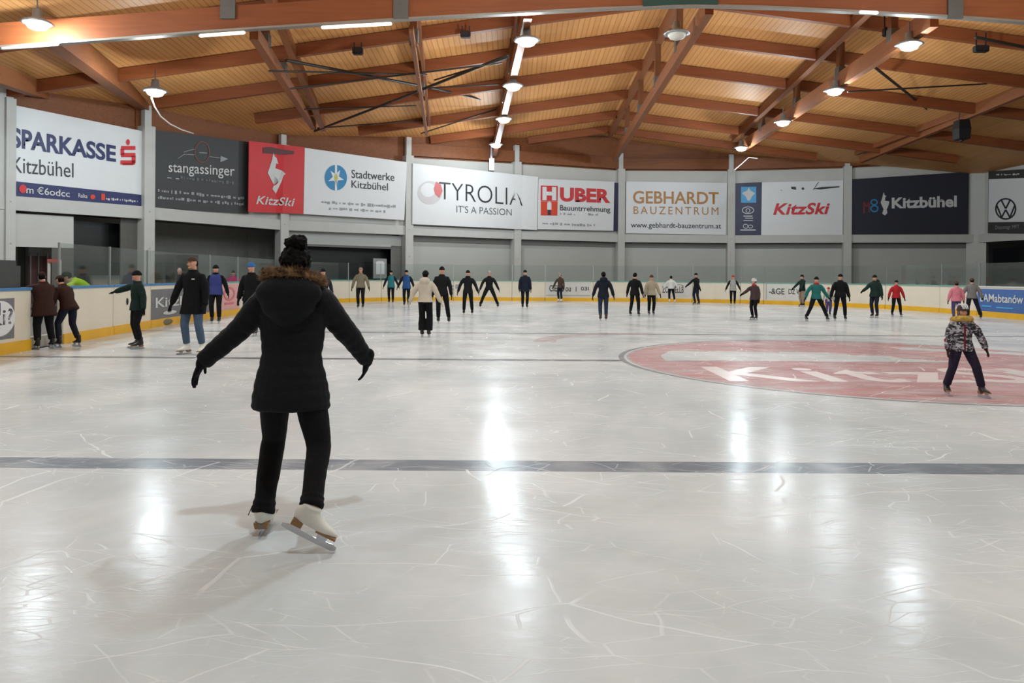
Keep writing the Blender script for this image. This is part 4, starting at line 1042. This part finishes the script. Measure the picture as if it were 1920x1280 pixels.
    loft(bm, [[T(rx * lb * math.cos(2 * PI * q / 20), ry * lb * math.sin(2 * PI * q / 20), z) for q in range(20)] for z, rx, ry in ((-0.045, 0.07, 0.055), (-0.03, 0.090, 0.070), (0.03, 0.092, 0.070), (0.06, 0.080, 0.062))])
    for s in (-1, 1):
        h, k, a = J['h', s], J['k', s], J['a', s]
        end = a.lerp(k, 0.08 if flare else 0.13)
        tube(bm, (h, h.lerp(k, 0.5), k, k.lerp(end, 0.5), end), [0.060 * H * lb, 0.054 * H * lb, (0.043 + flare * 0.3) * H * lb, (0.040 + flare * 0.8) * H * lb, (0.036 + flare) * H * lb], 16, dome=False)
    tr = obj('trousers', bm, gm(legs), o); fuse(tr, vox, 5, 0.5, 0.012 if not near else 0.016)
    # ---- jacket
    bm = bmesh.new(); B = bulk
    hw = 1.0 + max(0.0, -hem - 0.06) * 1.6
    jr = [(hem, 0.116 * hw, 0.090 * hw), (hem * 0.5, 0.115, 0.090), (0.02, 0.106, 0.082), (0.085, 0.092, 0.070), (0.16, 0.098, 0.074), (0.225, 0.106, 0.072), (0.262, 0.108, 0.064), (0.286, 0.094, 0.056), (0.302, 0.068, 0.050), (0.314, 0.052, 0.047), (0.334, 0.049, 0.047)]
    if jrings: jr = jrings
    if quilt:
        fine = []
        for (z0, a0, b0), (z1, a1, b1) in zip(jr, jr[1:]):
            m_ = max(1, int((z1 - z0) / 0.006))
            for k in range(m_):
                f = k / m_; z = z0 + (z1 - z0) * f; q_ = 1 + 0.030 * (abs(math.sin(z * PI / 0.042)) ** 0.6 - 0.7)
                fine.append((z, (a0 + (a1 - a0) * f) * q_, (b0 + (b1 - b0) * f) * q_))
        jr = fine + [jr[-1]]
    loft(bm, [[T(rx * B * math.cos(2 * PI * q / 24), ry * B * math.sin(2 * PI * q / 24), z) for q in range(24)] for z, rx, ry in jr])
    for s in (-1, 1):
        S_, E_, W_ = J['s', s], J['e', s], J['w', s]
        if quilt:
            sp, sr = [], []
            for k in range(57):
                f = k / 56; p_ = S_.lerp(E_, f * 2) if f < 0.5 else E_.lerp(W_, f * 2 - 1)
                sp.append(p_); sr.append((0.050 - 0.017 * f) * H * B * (1 + 0.055 * (abs(math.sin(f * PI * 8)) ** 0.6 - 0.7)))
            ball(bm, S_, 0.05 * H * B)
            for k in range(2, 55): sp[k] = sp[k] * 0.5 + (sp[k - 2] + sp[k + 2]) * 0.25
            tube(bm, sp, sr, 16, dome=False)
        else:
            ball(bm, S_ + V((-s * 0.006 * H, 0, -0.016 * H)), (0.040 * H * B, 0.040 * H * B, 0.036 * H * B))
            tube(bm, (S_ - V((s * 0.012 * H, 0, 0.016 * H)), S_.lerp(E_, 0.5), E_, E_.lerp(W_, 0.5), W_), [0.040 * H * B, 0.042 * H * B, 0.037 * H * B, 0.034 * H * B, 0.029 * H * B], 14, dome=False)
    if hood:
        ball(bm, T(0, 0.065, 0.315), (0.085 * H, 0.05 * H, 0.055 * H), 16, 12)
    jk = obj('jacket', bm, gm(jacket), o); fuse(jk, vox, 5, 0.5, 0.014 if not near else 0.02)
    if vest:
        bm = bmesh.new()
        loft(bm, [[T((rx * B + 0.008) * math.cos(2 * PI * q / 24), (ry * B + 0.008) * math.sin(2 * PI * q / 24), z) for q in range(24)] for z, rx, ry in [(hem - 0.005, 0.116, 0.09), (0.02, 0.107, 0.083), (0.085, 0.094, 0.072), (0.16, 0.099, 0.076), (0.225, 0.104, 0.074), (0.268, 0.094, 0.066), (0.298, 0.070, 0.054), (0.325, 0.052, 0.05)]])
        fuse(obj('vest', bm, gm(vest), o), vox, 5, 0.5, 0.012)
    if scarf:
        bm = bmesh.new(); loft(bm, [[T(r_ * math.cos(2 * PI * q / 16), -0.008 + r_ * math.sin(2 * PI * q / 16), z) for q in range(16)] for z, r_ in ((0.296, 0.046), (0.305, 0.058), (0.325, 0.060), (0.340, 0.050))]); fuse(obj('scarf', bm, gm(scarf), o), vox, 3, 0.5, 0.008)
    # ---- gloves, skates
    if gloves:
        for s in (-1, 1):
            bm = bmesh.new(); hand_parts(bm, J['w', s], J['d', s], palm_n[s][0], 0.112 * H, palm_n[s][1], curl, fat=1.22 if not near else 1.05, spread=1.3 if not near else 2.2)
            tube(bm, (J['w', s] - J['d', s] * 0.03 * H, J['w', s] + J['d', s] * 0.01 * H), [0.024 * H, 0.021 * H], 12)
            g = obj('glove', bm, gm(gloves), o, True)
            if near: fuse(g, 0.004, 3, 0.5)
    if skates:
        ms = {'b': M_SKB, 'w': M_SKW, 'br': M_SKBR}[skates]
        for s in (-1, 1): skate(o, J['a', s], R(toes[s]) * s, R(pits[s]), H, ms, detail=near, shaft=shaft)
    else:
        for s in (-1, 1): skate(o, J['a', s], 0, 0, H, M_SKB, bl=False)
    # ---- hat or hair
    if hat:
        kind, col = hat; hm = gm(col) if isinstance(col, str) else col
        def cap_shell(bm, z0, grow, zs=1.0, seg=24, back=0.0):
            ringz = [0.0, 0.2, 0.45, 0.7, 0.9, 0.985]
            loft(bm, [[TH @ V((0.335 * hh * grow * math.sqrt(1 - t * t * 0.98) * math.cos(2 * PI * q / seg), (0.02 + back) * hh + 0.415 * hh * grow * math.sqrt(1 - t * t * 0.98) * math.sin(2 * PI * q / seg), z0 * hh + (0.5 * grow - z0) * hh * t * zs)) for q in range(seg)] for t in ringz])
        bm = bmesh.new()
        if kind == 'beanie':
            cap_shell(bm, 0.14, 1.11, 1.04)
            loft(bm, [[TH @ V((0.335 * hh * g_ * math.cos(2 * PI * q / 24), 0.02 * hh + 0.415 * hh * g_ * math.sin(2 * PI * q / 24), z * hh)) for q in range(24)] for z, g_ in ((0.05, 1.12), (0.08, 1.19), (0.20, 1.19), (0.26, 1.10))])
            h_ = obj('beanie', bm, hm, o); fuse(h_, 0.008, 3)
        elif kind == 'cap':
            cap_shell(bm, 0.14, 1.10)
            loft(bm, [[TH @ V((sx * w_ * hh, y * hh, (z + 0.02 * k_) * hh)) for sx, k_ in ((-1, 0), (0, 1.5), (1, 0), (1, -1), (0, 0.5), (-1, -1))] for y, z, w_ in ((-0.30, 0.17, 0.30), (-0.50, 0.15, 0.26), (-0.66, 0.11, 0.16))]) if abs(turn) < 400 else None
            h_ = obj('cap', bm, hm, o); fuse(h_, 0.007, 2)
        elif kind == 'helmet':
            cap_shell(bm, 0.10, 1.32, 0.92, back=0.02)
            h_ = obj('helmet', bm, hm, o); fuse(h_, 0.007, 2); bm = bmesh.new()
            for q in (-0.5, -0.17, 0.17, 0.5):
                pts = [TH @ V((q * 0.5 * hh * (1 - 0.2 * abs(t)), 0.02 * hh + 0.50 * hh * math.sin(t * 1.35), (0.12 + 0.56 * math.cos(t * 1.25)) * hh)) for t in (-1, -0.6, -0.2, 0.2, 0.6, 1)]
                tube(bm, pts, 0.05 * hh, 8)
            obj('helmet_ribs', bm, hm if col != 'maroon' else M_WHITE, h_, True)
            bm = bmesh.new()
            tube(bm, [TH @ V((x * hh, y * hh, z * hh)) for x, y, z in ((-0.36, -0.05, 0.12), (-0.345, -0.14, -0.18), (-0.20, -0.27, -0.44), (0, -0.30, -0.52), (0.20, -0.27, -0.44), (0.345, -0.14, -0.18), (0.36, -0.05, 0.12))], 0.03 * hh, 8)
            obj('chin_strap', bm, cloth('jet', C['jet']), h_, True)
        elif kind == 'hair':
            cap_shell(bm, -0.05, 1.10, 1.0, back=0.05)
            ball(bm, TH @ V((0, 0.20 * hh, -0.05 * hh)), (0.34 * hh, 0.27 * hh, 0.34 * hh), 14, 10)
            h_ = obj('hair', bm, hm, o); fuse(h_, 0.009, 2, 0.4, 0.012, TEXF)
        if kind in ('beanie', 'cap', 'helmet') and (abs(face) > 60 or kind != 'beanie' or fem):
            bm = bmesh.new(); ball(bm, TH @ V((0, 0.16 * hh, 0.0)), (0.345 * hh, 0.29 * hh, 0.36 * hh), 14, 10)
            fuse(obj('hair', bm, M_HAIRD if not fem else (pale or M_HAIRB), o), 0.009, 2, 0.4, 0.01, TEXF)
    return o, J, TH, hh, T, H
    return o, J, TH, hh, T, H

P = person
# by the gate
P((82, 654), 506, 'person in a long dark brown coat holding the board end at the gate gap', face=-125, jacket='bronze', legs='jet', hat=('cap', 'bronze'), hem=-0.13, bulk=1.28, iR=(10, 30, 10, 50), iL=(20, 62, 10, 80), lean=8, turn=-20, fL=(-0.05, 0.05), fR=(0.06, 0), leg_bulk=1.15)
P((129, 650), 508, 'person in brown leaning forward close behind the long dark coat', face=-110, jacket='bronze', legs='navy', hat=('cap', 'brown'), hem=-0.05, bulk=1.12, lean=24, iR=(10, 4, 8, 10), iL=(10, 6, 10, 12), fL=(-0.1, -0.05), fR=(0.05, 0.08), drop=0.02)
P((257, 653), 505, 'person in a dark green jacket and black beanie reaching an arm to the board', face=-42, jacket='dgreen', legs='jet', gloves='jet', iL=(58, 58, 62, 58), iR=(18, -6, 14, 6), fL=(-0.04, 0.05), fR=(0.06, -0.02), bulk=1.08, turn=-12, toe=(10, 5), near=True, vox=0.009)
o, J, TH, hh, T, H = P((361, 664), 478, 'person in a black knee-length coat, blue jeans and white skates', face=-8, jacket='jet', legs='jeans', skates='w', hat=('cap', 'dbrown'), hem=-0.135, bulk=1.08, iL=(24, 2, 18, 10), iR=(15, 0, 6, 16), turn=-12, fL=(-0.02, 0), fR=(0.08, 0), near=True, vox=0.009, toe=(18, 12))
bm = bmesh.new(); box(bm, (-0.03, -0.004, -0.008), (0.03, 0.004, 0.008)); bm.transform(Matrix.Translation(T(0.05, -0.083, 0.235))); obj('chest_print', bm, M_WHITE, o)
P((404, 606), 495, 'person in a bright blue vest with black sleeves by the pink advert', face=12, jacket='jet', vest='blue', hat=('beanie', 'jet'), iL=(14, -5, 8, 5), iR=(22, 0, 16, 10), hem=-0.05, bulk=1.05, turn=-15, scarf='jet')
P((471, 630), 490, 'person in a black jacket and bright blue beanie beside the parka sleeve', face=-4, jacket='jet', hat=('beanie', 'beanieblue'), iL=(16, 0, 8, 10), iR=(18, 0, 10, 10), hem=-0.07, bulk=1.12)
P((494, 606), 499, 'person in black just behind the blue beanie, beside the fur hood', face=20, jacket='jet', iL=(12, 0, 8, 10), iR=(12, 0, 8, 10), bulk=1.08)
P((606, 600), 502, 'person in black half hidden behind the fur hood', face=-20, jacket='navy', iL=(14, 0, 8, 10), iR=(24, 0, 18, 8), bulk=1.08)
# left half of the far ice
P((676, 578), 500, 'person in a khaki jacket and pale cap standing straight with open arms', jacket='khaki', hat=('beanie', 'tan'), iL=(24, 0, 14, 4), iR=(24, 0, 14, 4), bulk=1.05, hem=-0.04)
P((733, 568.5), 506, 'person in a turquoise vest with black sleeves', jacket='navy', vest='teal', iL=(26, 0, 20, 4), iR=(24, 0, 26, 4), bulk=1.0)
P((762, 573.5), 505, 'person in a blue vest with black sleeves beside the turquoise vest', jacket='black', vest='sblue', iL=(28, 0, 26, 2), iR=(22, 0, 20, 4), bulk=1.05)
o, J, TH, hh, T, H = P((797, 632), 505, 'person in a beige fleece jacket with wide black trousers, back turned', face=176, jacket='cream', legs='jet', hood=True, iL=(30, 0, 22, 4), iR=(26, 0, 22, 20), hem=-0.02, bulk=1.1, flare=0.022, gloves='cream', fL=(0.02, 0), fR=(0.0, 0))
P((828, 606), 498, 'person in a dark jacket and black cap behind the beige fleece jacket', face=8, jacket='black', hat=('beanie', 'jet'), iL=(14, 0, 8, 10), iR=(16, 0, 8, 10), hem=-0.06, fR=(0.12, -0.05), bulk=1.05)
P((877, 590), 505, 'person all in black with arms held away, between the beige fleece and the straddling skater', jacket='black', legs='jet', iL=(27, 0, 18, 4), iR=(26, 0, 22, 6), fL=(-0.05, 0), fR=(0.07, 0), bulk=1.02, scarf='black')
P((917, 577), 506, 'person in black with a pale cap and legs wide apart', jacket='black', legs='jet', hat=('beanie', 'lgrey'), iL=(30, 0, 20, 4), iR=(28, 0, 26, 4), fL=(-0.30, 0), fR=(0.30, 0), drop=0.045, hem=-0.02)
P((984, 578), 505, 'person in a long navy coat and black beanie standing upright', face=6, jacket='navy', legs='jet', hem=-0.11, bulk=1.1, iL=(12, 0, 6, 8), iR=(12, 0, 6, 8))
P((1050, 566), 511, 'small person in a brown jacket and pale helmet by the scrawled advert', face=-35, jacket='dbrown', legs='navy', hat=('helmet', 'lgrey'), skates='w', iL=(30, 10, 26, 10), iR=(16, 0, 10, 10))
# right half
P((1131, 601.5), 508, 'person in a dark navy jacket and blue jeans, back turned', face=178, jacket='navy', legs='djeans', skates='br', hood=True, iL=(24, 0, 16, 6), iR=(24, 0, 16, 6), hem=-0.07, bulk=1.08, hat=('beanie', 'jet'))
P((1190, 592), 510, 'person in a black jacket beside the beige sweater, turned aside', face=150, jacket='jet', hat=('beanie', 'jet'), iL=(22, 0, 14, 8), iR=(20, 0, 12, 8), fL=(-0.08, 0), fR=(0.08, 0.04), hem=-0.07, bulk=1.08, scarf='tan')
P((1221, 591), 514, 'person in a beige sweater and dark cap beside the black jacket', face=5, jacket='beige', legs='jet', hat=('beanie', 'dbrown'), iL=(16, 0, 8, 8), iR=(24, 0, 18, 8), hem=-0.05, bulk=1.1)
P((1258, 568), 516, 'person in a white shirt and white skates before the pale advert', face=170, jacket='white', legs='jet', hat=('hair', M_HAIRD), skates='w', iL=(34, 0, 30, 6), iR=(30, 0, 26, 6), gloves=None, hem=-0.02, fR=(0.12, -0.03))
P((1305, 571.5), 511, 'person in dark clothes seen from the side with one arm stretched out', face=-60, jacket='black', legs='navy', iL=(12, 46, 10, 52), iR=(14, 20, 24, -8), hem=-0.03, fR=(0.05, 0.05))
P((1374, 571.5), 515, 'person in a light grey vest and red and white hat', face=-15, jacket='black', vest='lgrey', legs='jet', hat=('beanie', 'red'), iL=(26, 0, 22, 6), iR=(26, 0, 26, 6), scarf='lgrey')
P((1414, 600), 521, 'person in a maroon jacket and white helmet holding an arm forward', face=-58, jacket='maroon', legs='jet', hat=('helmet', 'white'), iL=(10, 50, 10, 60), iR=(8, -6, 6, 6), hem=-0.06, bulk=1.12, scarf='red')
P((1504, 575), 514, 'person in a dark green jacket and tan trousers skating aside', face=-75, jacket='dgreen', legs='tan', iL=(10, 40, 8, 46), iR=(10, 28, 8, 34), hem=-0.05, bulk=1.08)
o, J, TH, hh, T, H = P((1530, 602), 517, 'person in a teal shirt with legs wide apart and a red scarf', face=0, jacket='dteal', legs='jet', iL=(34, 0, 22, 10), iR=(30, 0, 34, 10), fL=(-0.24, 0), fR=(0.30, 0), drop=0.035, hem=-0.03, bulk=1.08, scarf='red')
P((1553, 592), 537, 'small child in purple trousers and red hat between two adults', face=0, jacket='lgrey', legs='purple', hat=('beanie', 'red'), iL=(20, 0, 14, 10), iR=(20, 0, 14, 10), leg_bulk=1.15)
P((1575, 601), 512, 'person in a black coat beside the child in purple trousers', face=-10, jacket='jet', legs='jet', hem=-0.05, iL=(20, 0, 14, 4), iR=(16, 0, 12, 8), fL=(-0.08, 0), fR=(0.08, 0), bulk=1.14)
P((1640, 595.5), 514, 'person in a dark green parka facing sideways, in front of the plain boards', face=-55, jacket='dgreen', legs='navy', iL=(12, 44, 10, 60), iR=(14, -6, 12, 6), hem=-0.06, bulk=1.14, hood=True)
P((1680, 593.5), 524, 'person in a bright red jacket and black trousers', face=-6, jacket='red', legs='jet', iL=(24, 0, 14, 4), iR=(24, 0, 18, 4), fL=(-0.06, 0), fR=(0.10, 0), bulk=1.08, hem=-0.04)
P((1793, 602), 526, 'person in a pink jacket behind the child helmet', face=165, jacket='pink', legs='purple', hat=('beanie', 'dbrown'), iL=(18, 0, 10, 10), iR=(18, 0, 10, 14), bulk=1.14, hem=-0.05, gloves='brown')
P((1822, 600), 520, 'person in a grey jacket and black trousers beside the pink jacket, back turned', face=160, jacket='grey', legs='navy', hat=('beanie', 'dbrown'), iL=(26, 0, 24, 10), iR=(26, 0, 20, 6), fL=(-0.05, 0), fR=(0.22, -0.10, 0.03), bulk=1.1, hem=-0.03, flare=0.008)
# spectators behind the boards
o, J, TH, hh, T, H = P((336, 606), 500, 'pale-haired person in black behind the glass beside the black coat', face=15, jacket='jet', hat=('hair', M_HAIRG), skates=None, Yoff=4.5, H=1.68)
P((437, 585), 512, 'person in a hot pink jacket behind the boards by the blue beanie', face=30, jacket='hotpink', hat=('beanie', 'black'), skates=None, Yoff=4.5, bulk=1.15, H=1.62, iR=(30, 20, 40, 40))
P((176, 634), 528, 'person in a lime jacket bending low over the board behind the glass', face=-65, jacket='lime', hat=('beanie', 'jet'), skates=None, Yoff=0.7, bulk=1.15, H=1.78, lean=50, iL=(10, 60, 10, 80), iR=(10, 50, 10, 70))
# child in the camouflage jacket
o, J, TH, hh, T, H = P((1803, 742), 567, 'child in a black and white camouflage jacket with yellow fur collar and striped helmet', face=-12, jacket='camo', legs='plum', mats={'camo': M_CAMO}, hat=('helmet', 'maroon'), iL=(16, 6, 6, 16), iR=(30, 0, 18, 14), fL=(-0.10, 0.02), fR=(0.14, -0.08), hem=-0.05, bulk=1.1, leg_bulk=1.06, near=True, vox=0.008, drop=0.02, fem=True, flare=0.004, toe=(5, 20), turn=10, gloves='bronze')
child = o
def tufts(name, par, path, n, L, r, m, spread=0.7, seed=3):
    """fur: many thin tapered tufts rooted along a path of (point, outward direction, thickness)"""
    rnd = random.Random(seed); bm = bmesh.new()
    for k in range(n):
        f = rnd.random() * (len(path) - 1); i = min(int(f), len(path) - 2); g = f - i
        p = path[i][0].lerp(path[i + 1][0], g); o_ = path[i][1].lerp(path[i + 1][1], g).normalized(); th = path[i][2] * (1 - g) + path[i + 1][2] * g
        jit = V((rnd.gauss(0, 1), rnd.gauss(0, 1), rnd.gauss(0, 1))).normalized()
        b_ = p + jit * th * rnd.random() ** 0.5; d = (o_ + jit * spread + V((0, 0, -0.15))).normalized()
        s_, u_ = frame_of(d); tip = bm.verts.new(b_ + d * L * rnd.uniform(0.6, 1.2))
        q = [bm.verts.new(b_ + (s_ * math.cos(a) + u_ * math.sin(a)) * r) for a in (0, 2.1, 4.2)]
        for j in range(3): bm.faces.new((q[j], q[(j + 1) % 3], tip))
    return obj(name, bm, m, par)

# child's collar, zip and sleeve patch
path = []
for k in range(25):
    a = R(-250 + 320 * k / 24); d = V((math.cos(a), math.sin(a) * 0.9, 0.25))
    path.append((T(0.082 * math.cos(a), 0.01 + 0.070 * math.sin(a), 0.312 - 0.02 * math.sin(a)), d, 0.030))
bm = bmesh.new(); tube(bm, [p for p, d, t in path], 0.034, 12); fc = obj('fur_collar', bm, M_FURY, child, True)
tufts('fur_tufts', fc, path, 3000, 0.032, 0.0022, M_FURY, 0.9)
bm = bmesh.new()
loft(bm, [[T(x, y, z) for x, y in ((-0.007, -0.095 * w_ - 0.004), (0.007, -0.095 * w_ - 0.004), (0.007, -0.08 * w_), (-0.007, -0.08 * w_))] for z, w_ in ((-0.045, 1.0), (0.02, 0.98), (0.09, 0.90), (0.16, 0.96), (0.225, 0.94), (0.26, 0.82))])
bmesh.ops.recalc_face_normals(bm, faces=bm.faces[:]); obj('zip', bm, cloth('dark_red', (112, 34, 46)), child)
s = -1; pa = J['e', s].lerp(J['w', s], 0.25)
bm = bmesh.new(); ball(bm, pa + V((-0.040 * H, -0.012 * H, 0)), (0.006, 0.022, 0.024), 12, 8); pt = obj('sleeve_patch', bm, cloth('red', C['red']), child, True)
bm = bmesh.new(); ball(bm, pa + V((-0.040 * H, -0.014 * H, 0.028)), (0.005, 0.018, 0.018), 12, 8); obj('patch_spot', bm, M_WHITE, pt, True)

# the woman in front
o, J, TH, hh, T, H = P((545, 998), 460, 'woman in a black quilted parka with fur-trimmed hood gliding on white skates, back turned', face=180, jacket='parka', legs='jet', mats={'parka': mat('cloth_parka', (22, 23, 27), 0.7, var=0.15, scale=8, bump=0.2, bscale=60, spec=0.15)},
    hat=None, gloves='jet', skates='w', iL=(43, 6, 49, 0), iR=(25, 36, 22, 40), hd={'L': (27, 4), 'R': (-14, 30)}, fL=(-0.055, 0.0), fR=(0.105, 0.30, 0.085), hem=-0.105, bulk=1.0, lean=4, near=True, vox=0.0065, toe=(4, 82), pitch=(0, 29), drop=0.014, H=1.62, quilt=True, fem=True, leg_bulk=1.0, shaft=0.02,
    jrings=[(-0.112, 0.132, 0.096), (-0.10, 0.140, 0.102), (-0.05, 0.134, 0.100), (0.0, 0.124, 0.092), (0.05, 0.112, 0.080), (0.09, 0.107, 0.075), (0.15, 0.113, 0.078), (0.21, 0.122, 0.080), (0.255, 0.122, 0.072), (0.288, 0.096, 0.062), (0.312, 0.064, 0.054), (0.35, 0.056, 0.052)])
woman = o
bm = bmesh.new()
ball(bm, TH @ V((0, 0.03 * hh, 0.10 * hh)), (0.41 * hh, 0.48 * hh, 0.46 * hh), 24, 16); ball(bm, TH @ V((0, 0.22 * hh, -0.16 * hh)), (0.36 * hh, 0.30 * hh, 0.36 * hh), 20, 14)
hr = obj('hair', bm, M_HAIRD, woman); fuse(hr, 0.005, 1, 0.3, 0.04, TEXF)
bm = bmesh.new(); ball(bm, TH @ V((-0.05 * hh, 0.10 * hh, 0.60 * hh)), (0.29 * hh, 0.28 * hh, 0.23 * hh), 20, 14); bn_ = obj('hair_bun', bm, M_HAIRD, hr); fuse(bn_, 0.005, 1, 0.3, 0.05, TEXF)
# hood lying on the back, fur trim round its rim
bm = bmesh.new()
ball(bm, T(0, 0.062, 0.300), (0.118 * H, 0.055 * H, 0.068 * H), 28, 18); ball(bm, T(0, 0.066, 0.262), (0.096 * H, 0.050 * H, 0.066 * H), 28, 18); ball(bm, T(0, 0.062, 0.225), (0.064 * H, 0.040 * H, 0.050 * H), 20, 14); ball(bm, T(0, 0.03, 0.335), (0.092 * H, 0.070 * H, 0.040 * H), 24, 14)
hd_ = obj('hood', bm, mat('cloth_parka', C['black']), woman); fuse(hd_, 0.007, 8, 0.5, 0.014)
path = []
for k in range(31):
    a = R(-35 + 250 * k / 30); x, y = 0.092 * math.cos(a), 0.012 + 0.070 * math.sin(a)
    z = 0.352 + 0.020 * math.sin(a) + 0.006 * math.cos(a)
    path.append((T(x, y, z), V((math.cos(a), math.sin(a), 0.45)), 0.020))
bm = bmesh.new(); tube(bm, [p for p, d, t in path], 0.024, 12); ft = obj('fur_trim', bm, M_FUR, woman, True)
tufts('fur_tufts', ft, path, 2600, 0.045, 0.0022, M_FUR, 0.75)
# coat back seam, belt line, loose lace
s = 1; a = J['a', s]
bm = bmesh.new(); tube(bm, (a + V((0.035, 0.02, 0.05)), a + V((0.055, 0.03, 0.02)), a + V((0.075, 0.035, -0.03))), 0.0025, 6); obj('lace', bm, cloth('jet', C['jet']), woman)
for s in (-1, 1):
    a, k = J['a', s], J['k', s]; q0, q1 = a.lerp(k, -0.075 if s > 0 else 0.03), a.lerp(k, 0.26 if s > 0 else 0.33)
    bm = bmesh.new(); tube(bm, [q0.lerp(q1, f) for f in (0, 0.15, 0.3, 0.45, 0.6, 0.8, 1.0)], [0.064, 0.068, 0.062, 0.066, 0.058, 0.060, 0.054], 18, dome=False)
    fuse(obj('trouser_cuff', bm, cloth('jet', C['jet']), woman), 0.0065, 3, 0.5, 0.012)
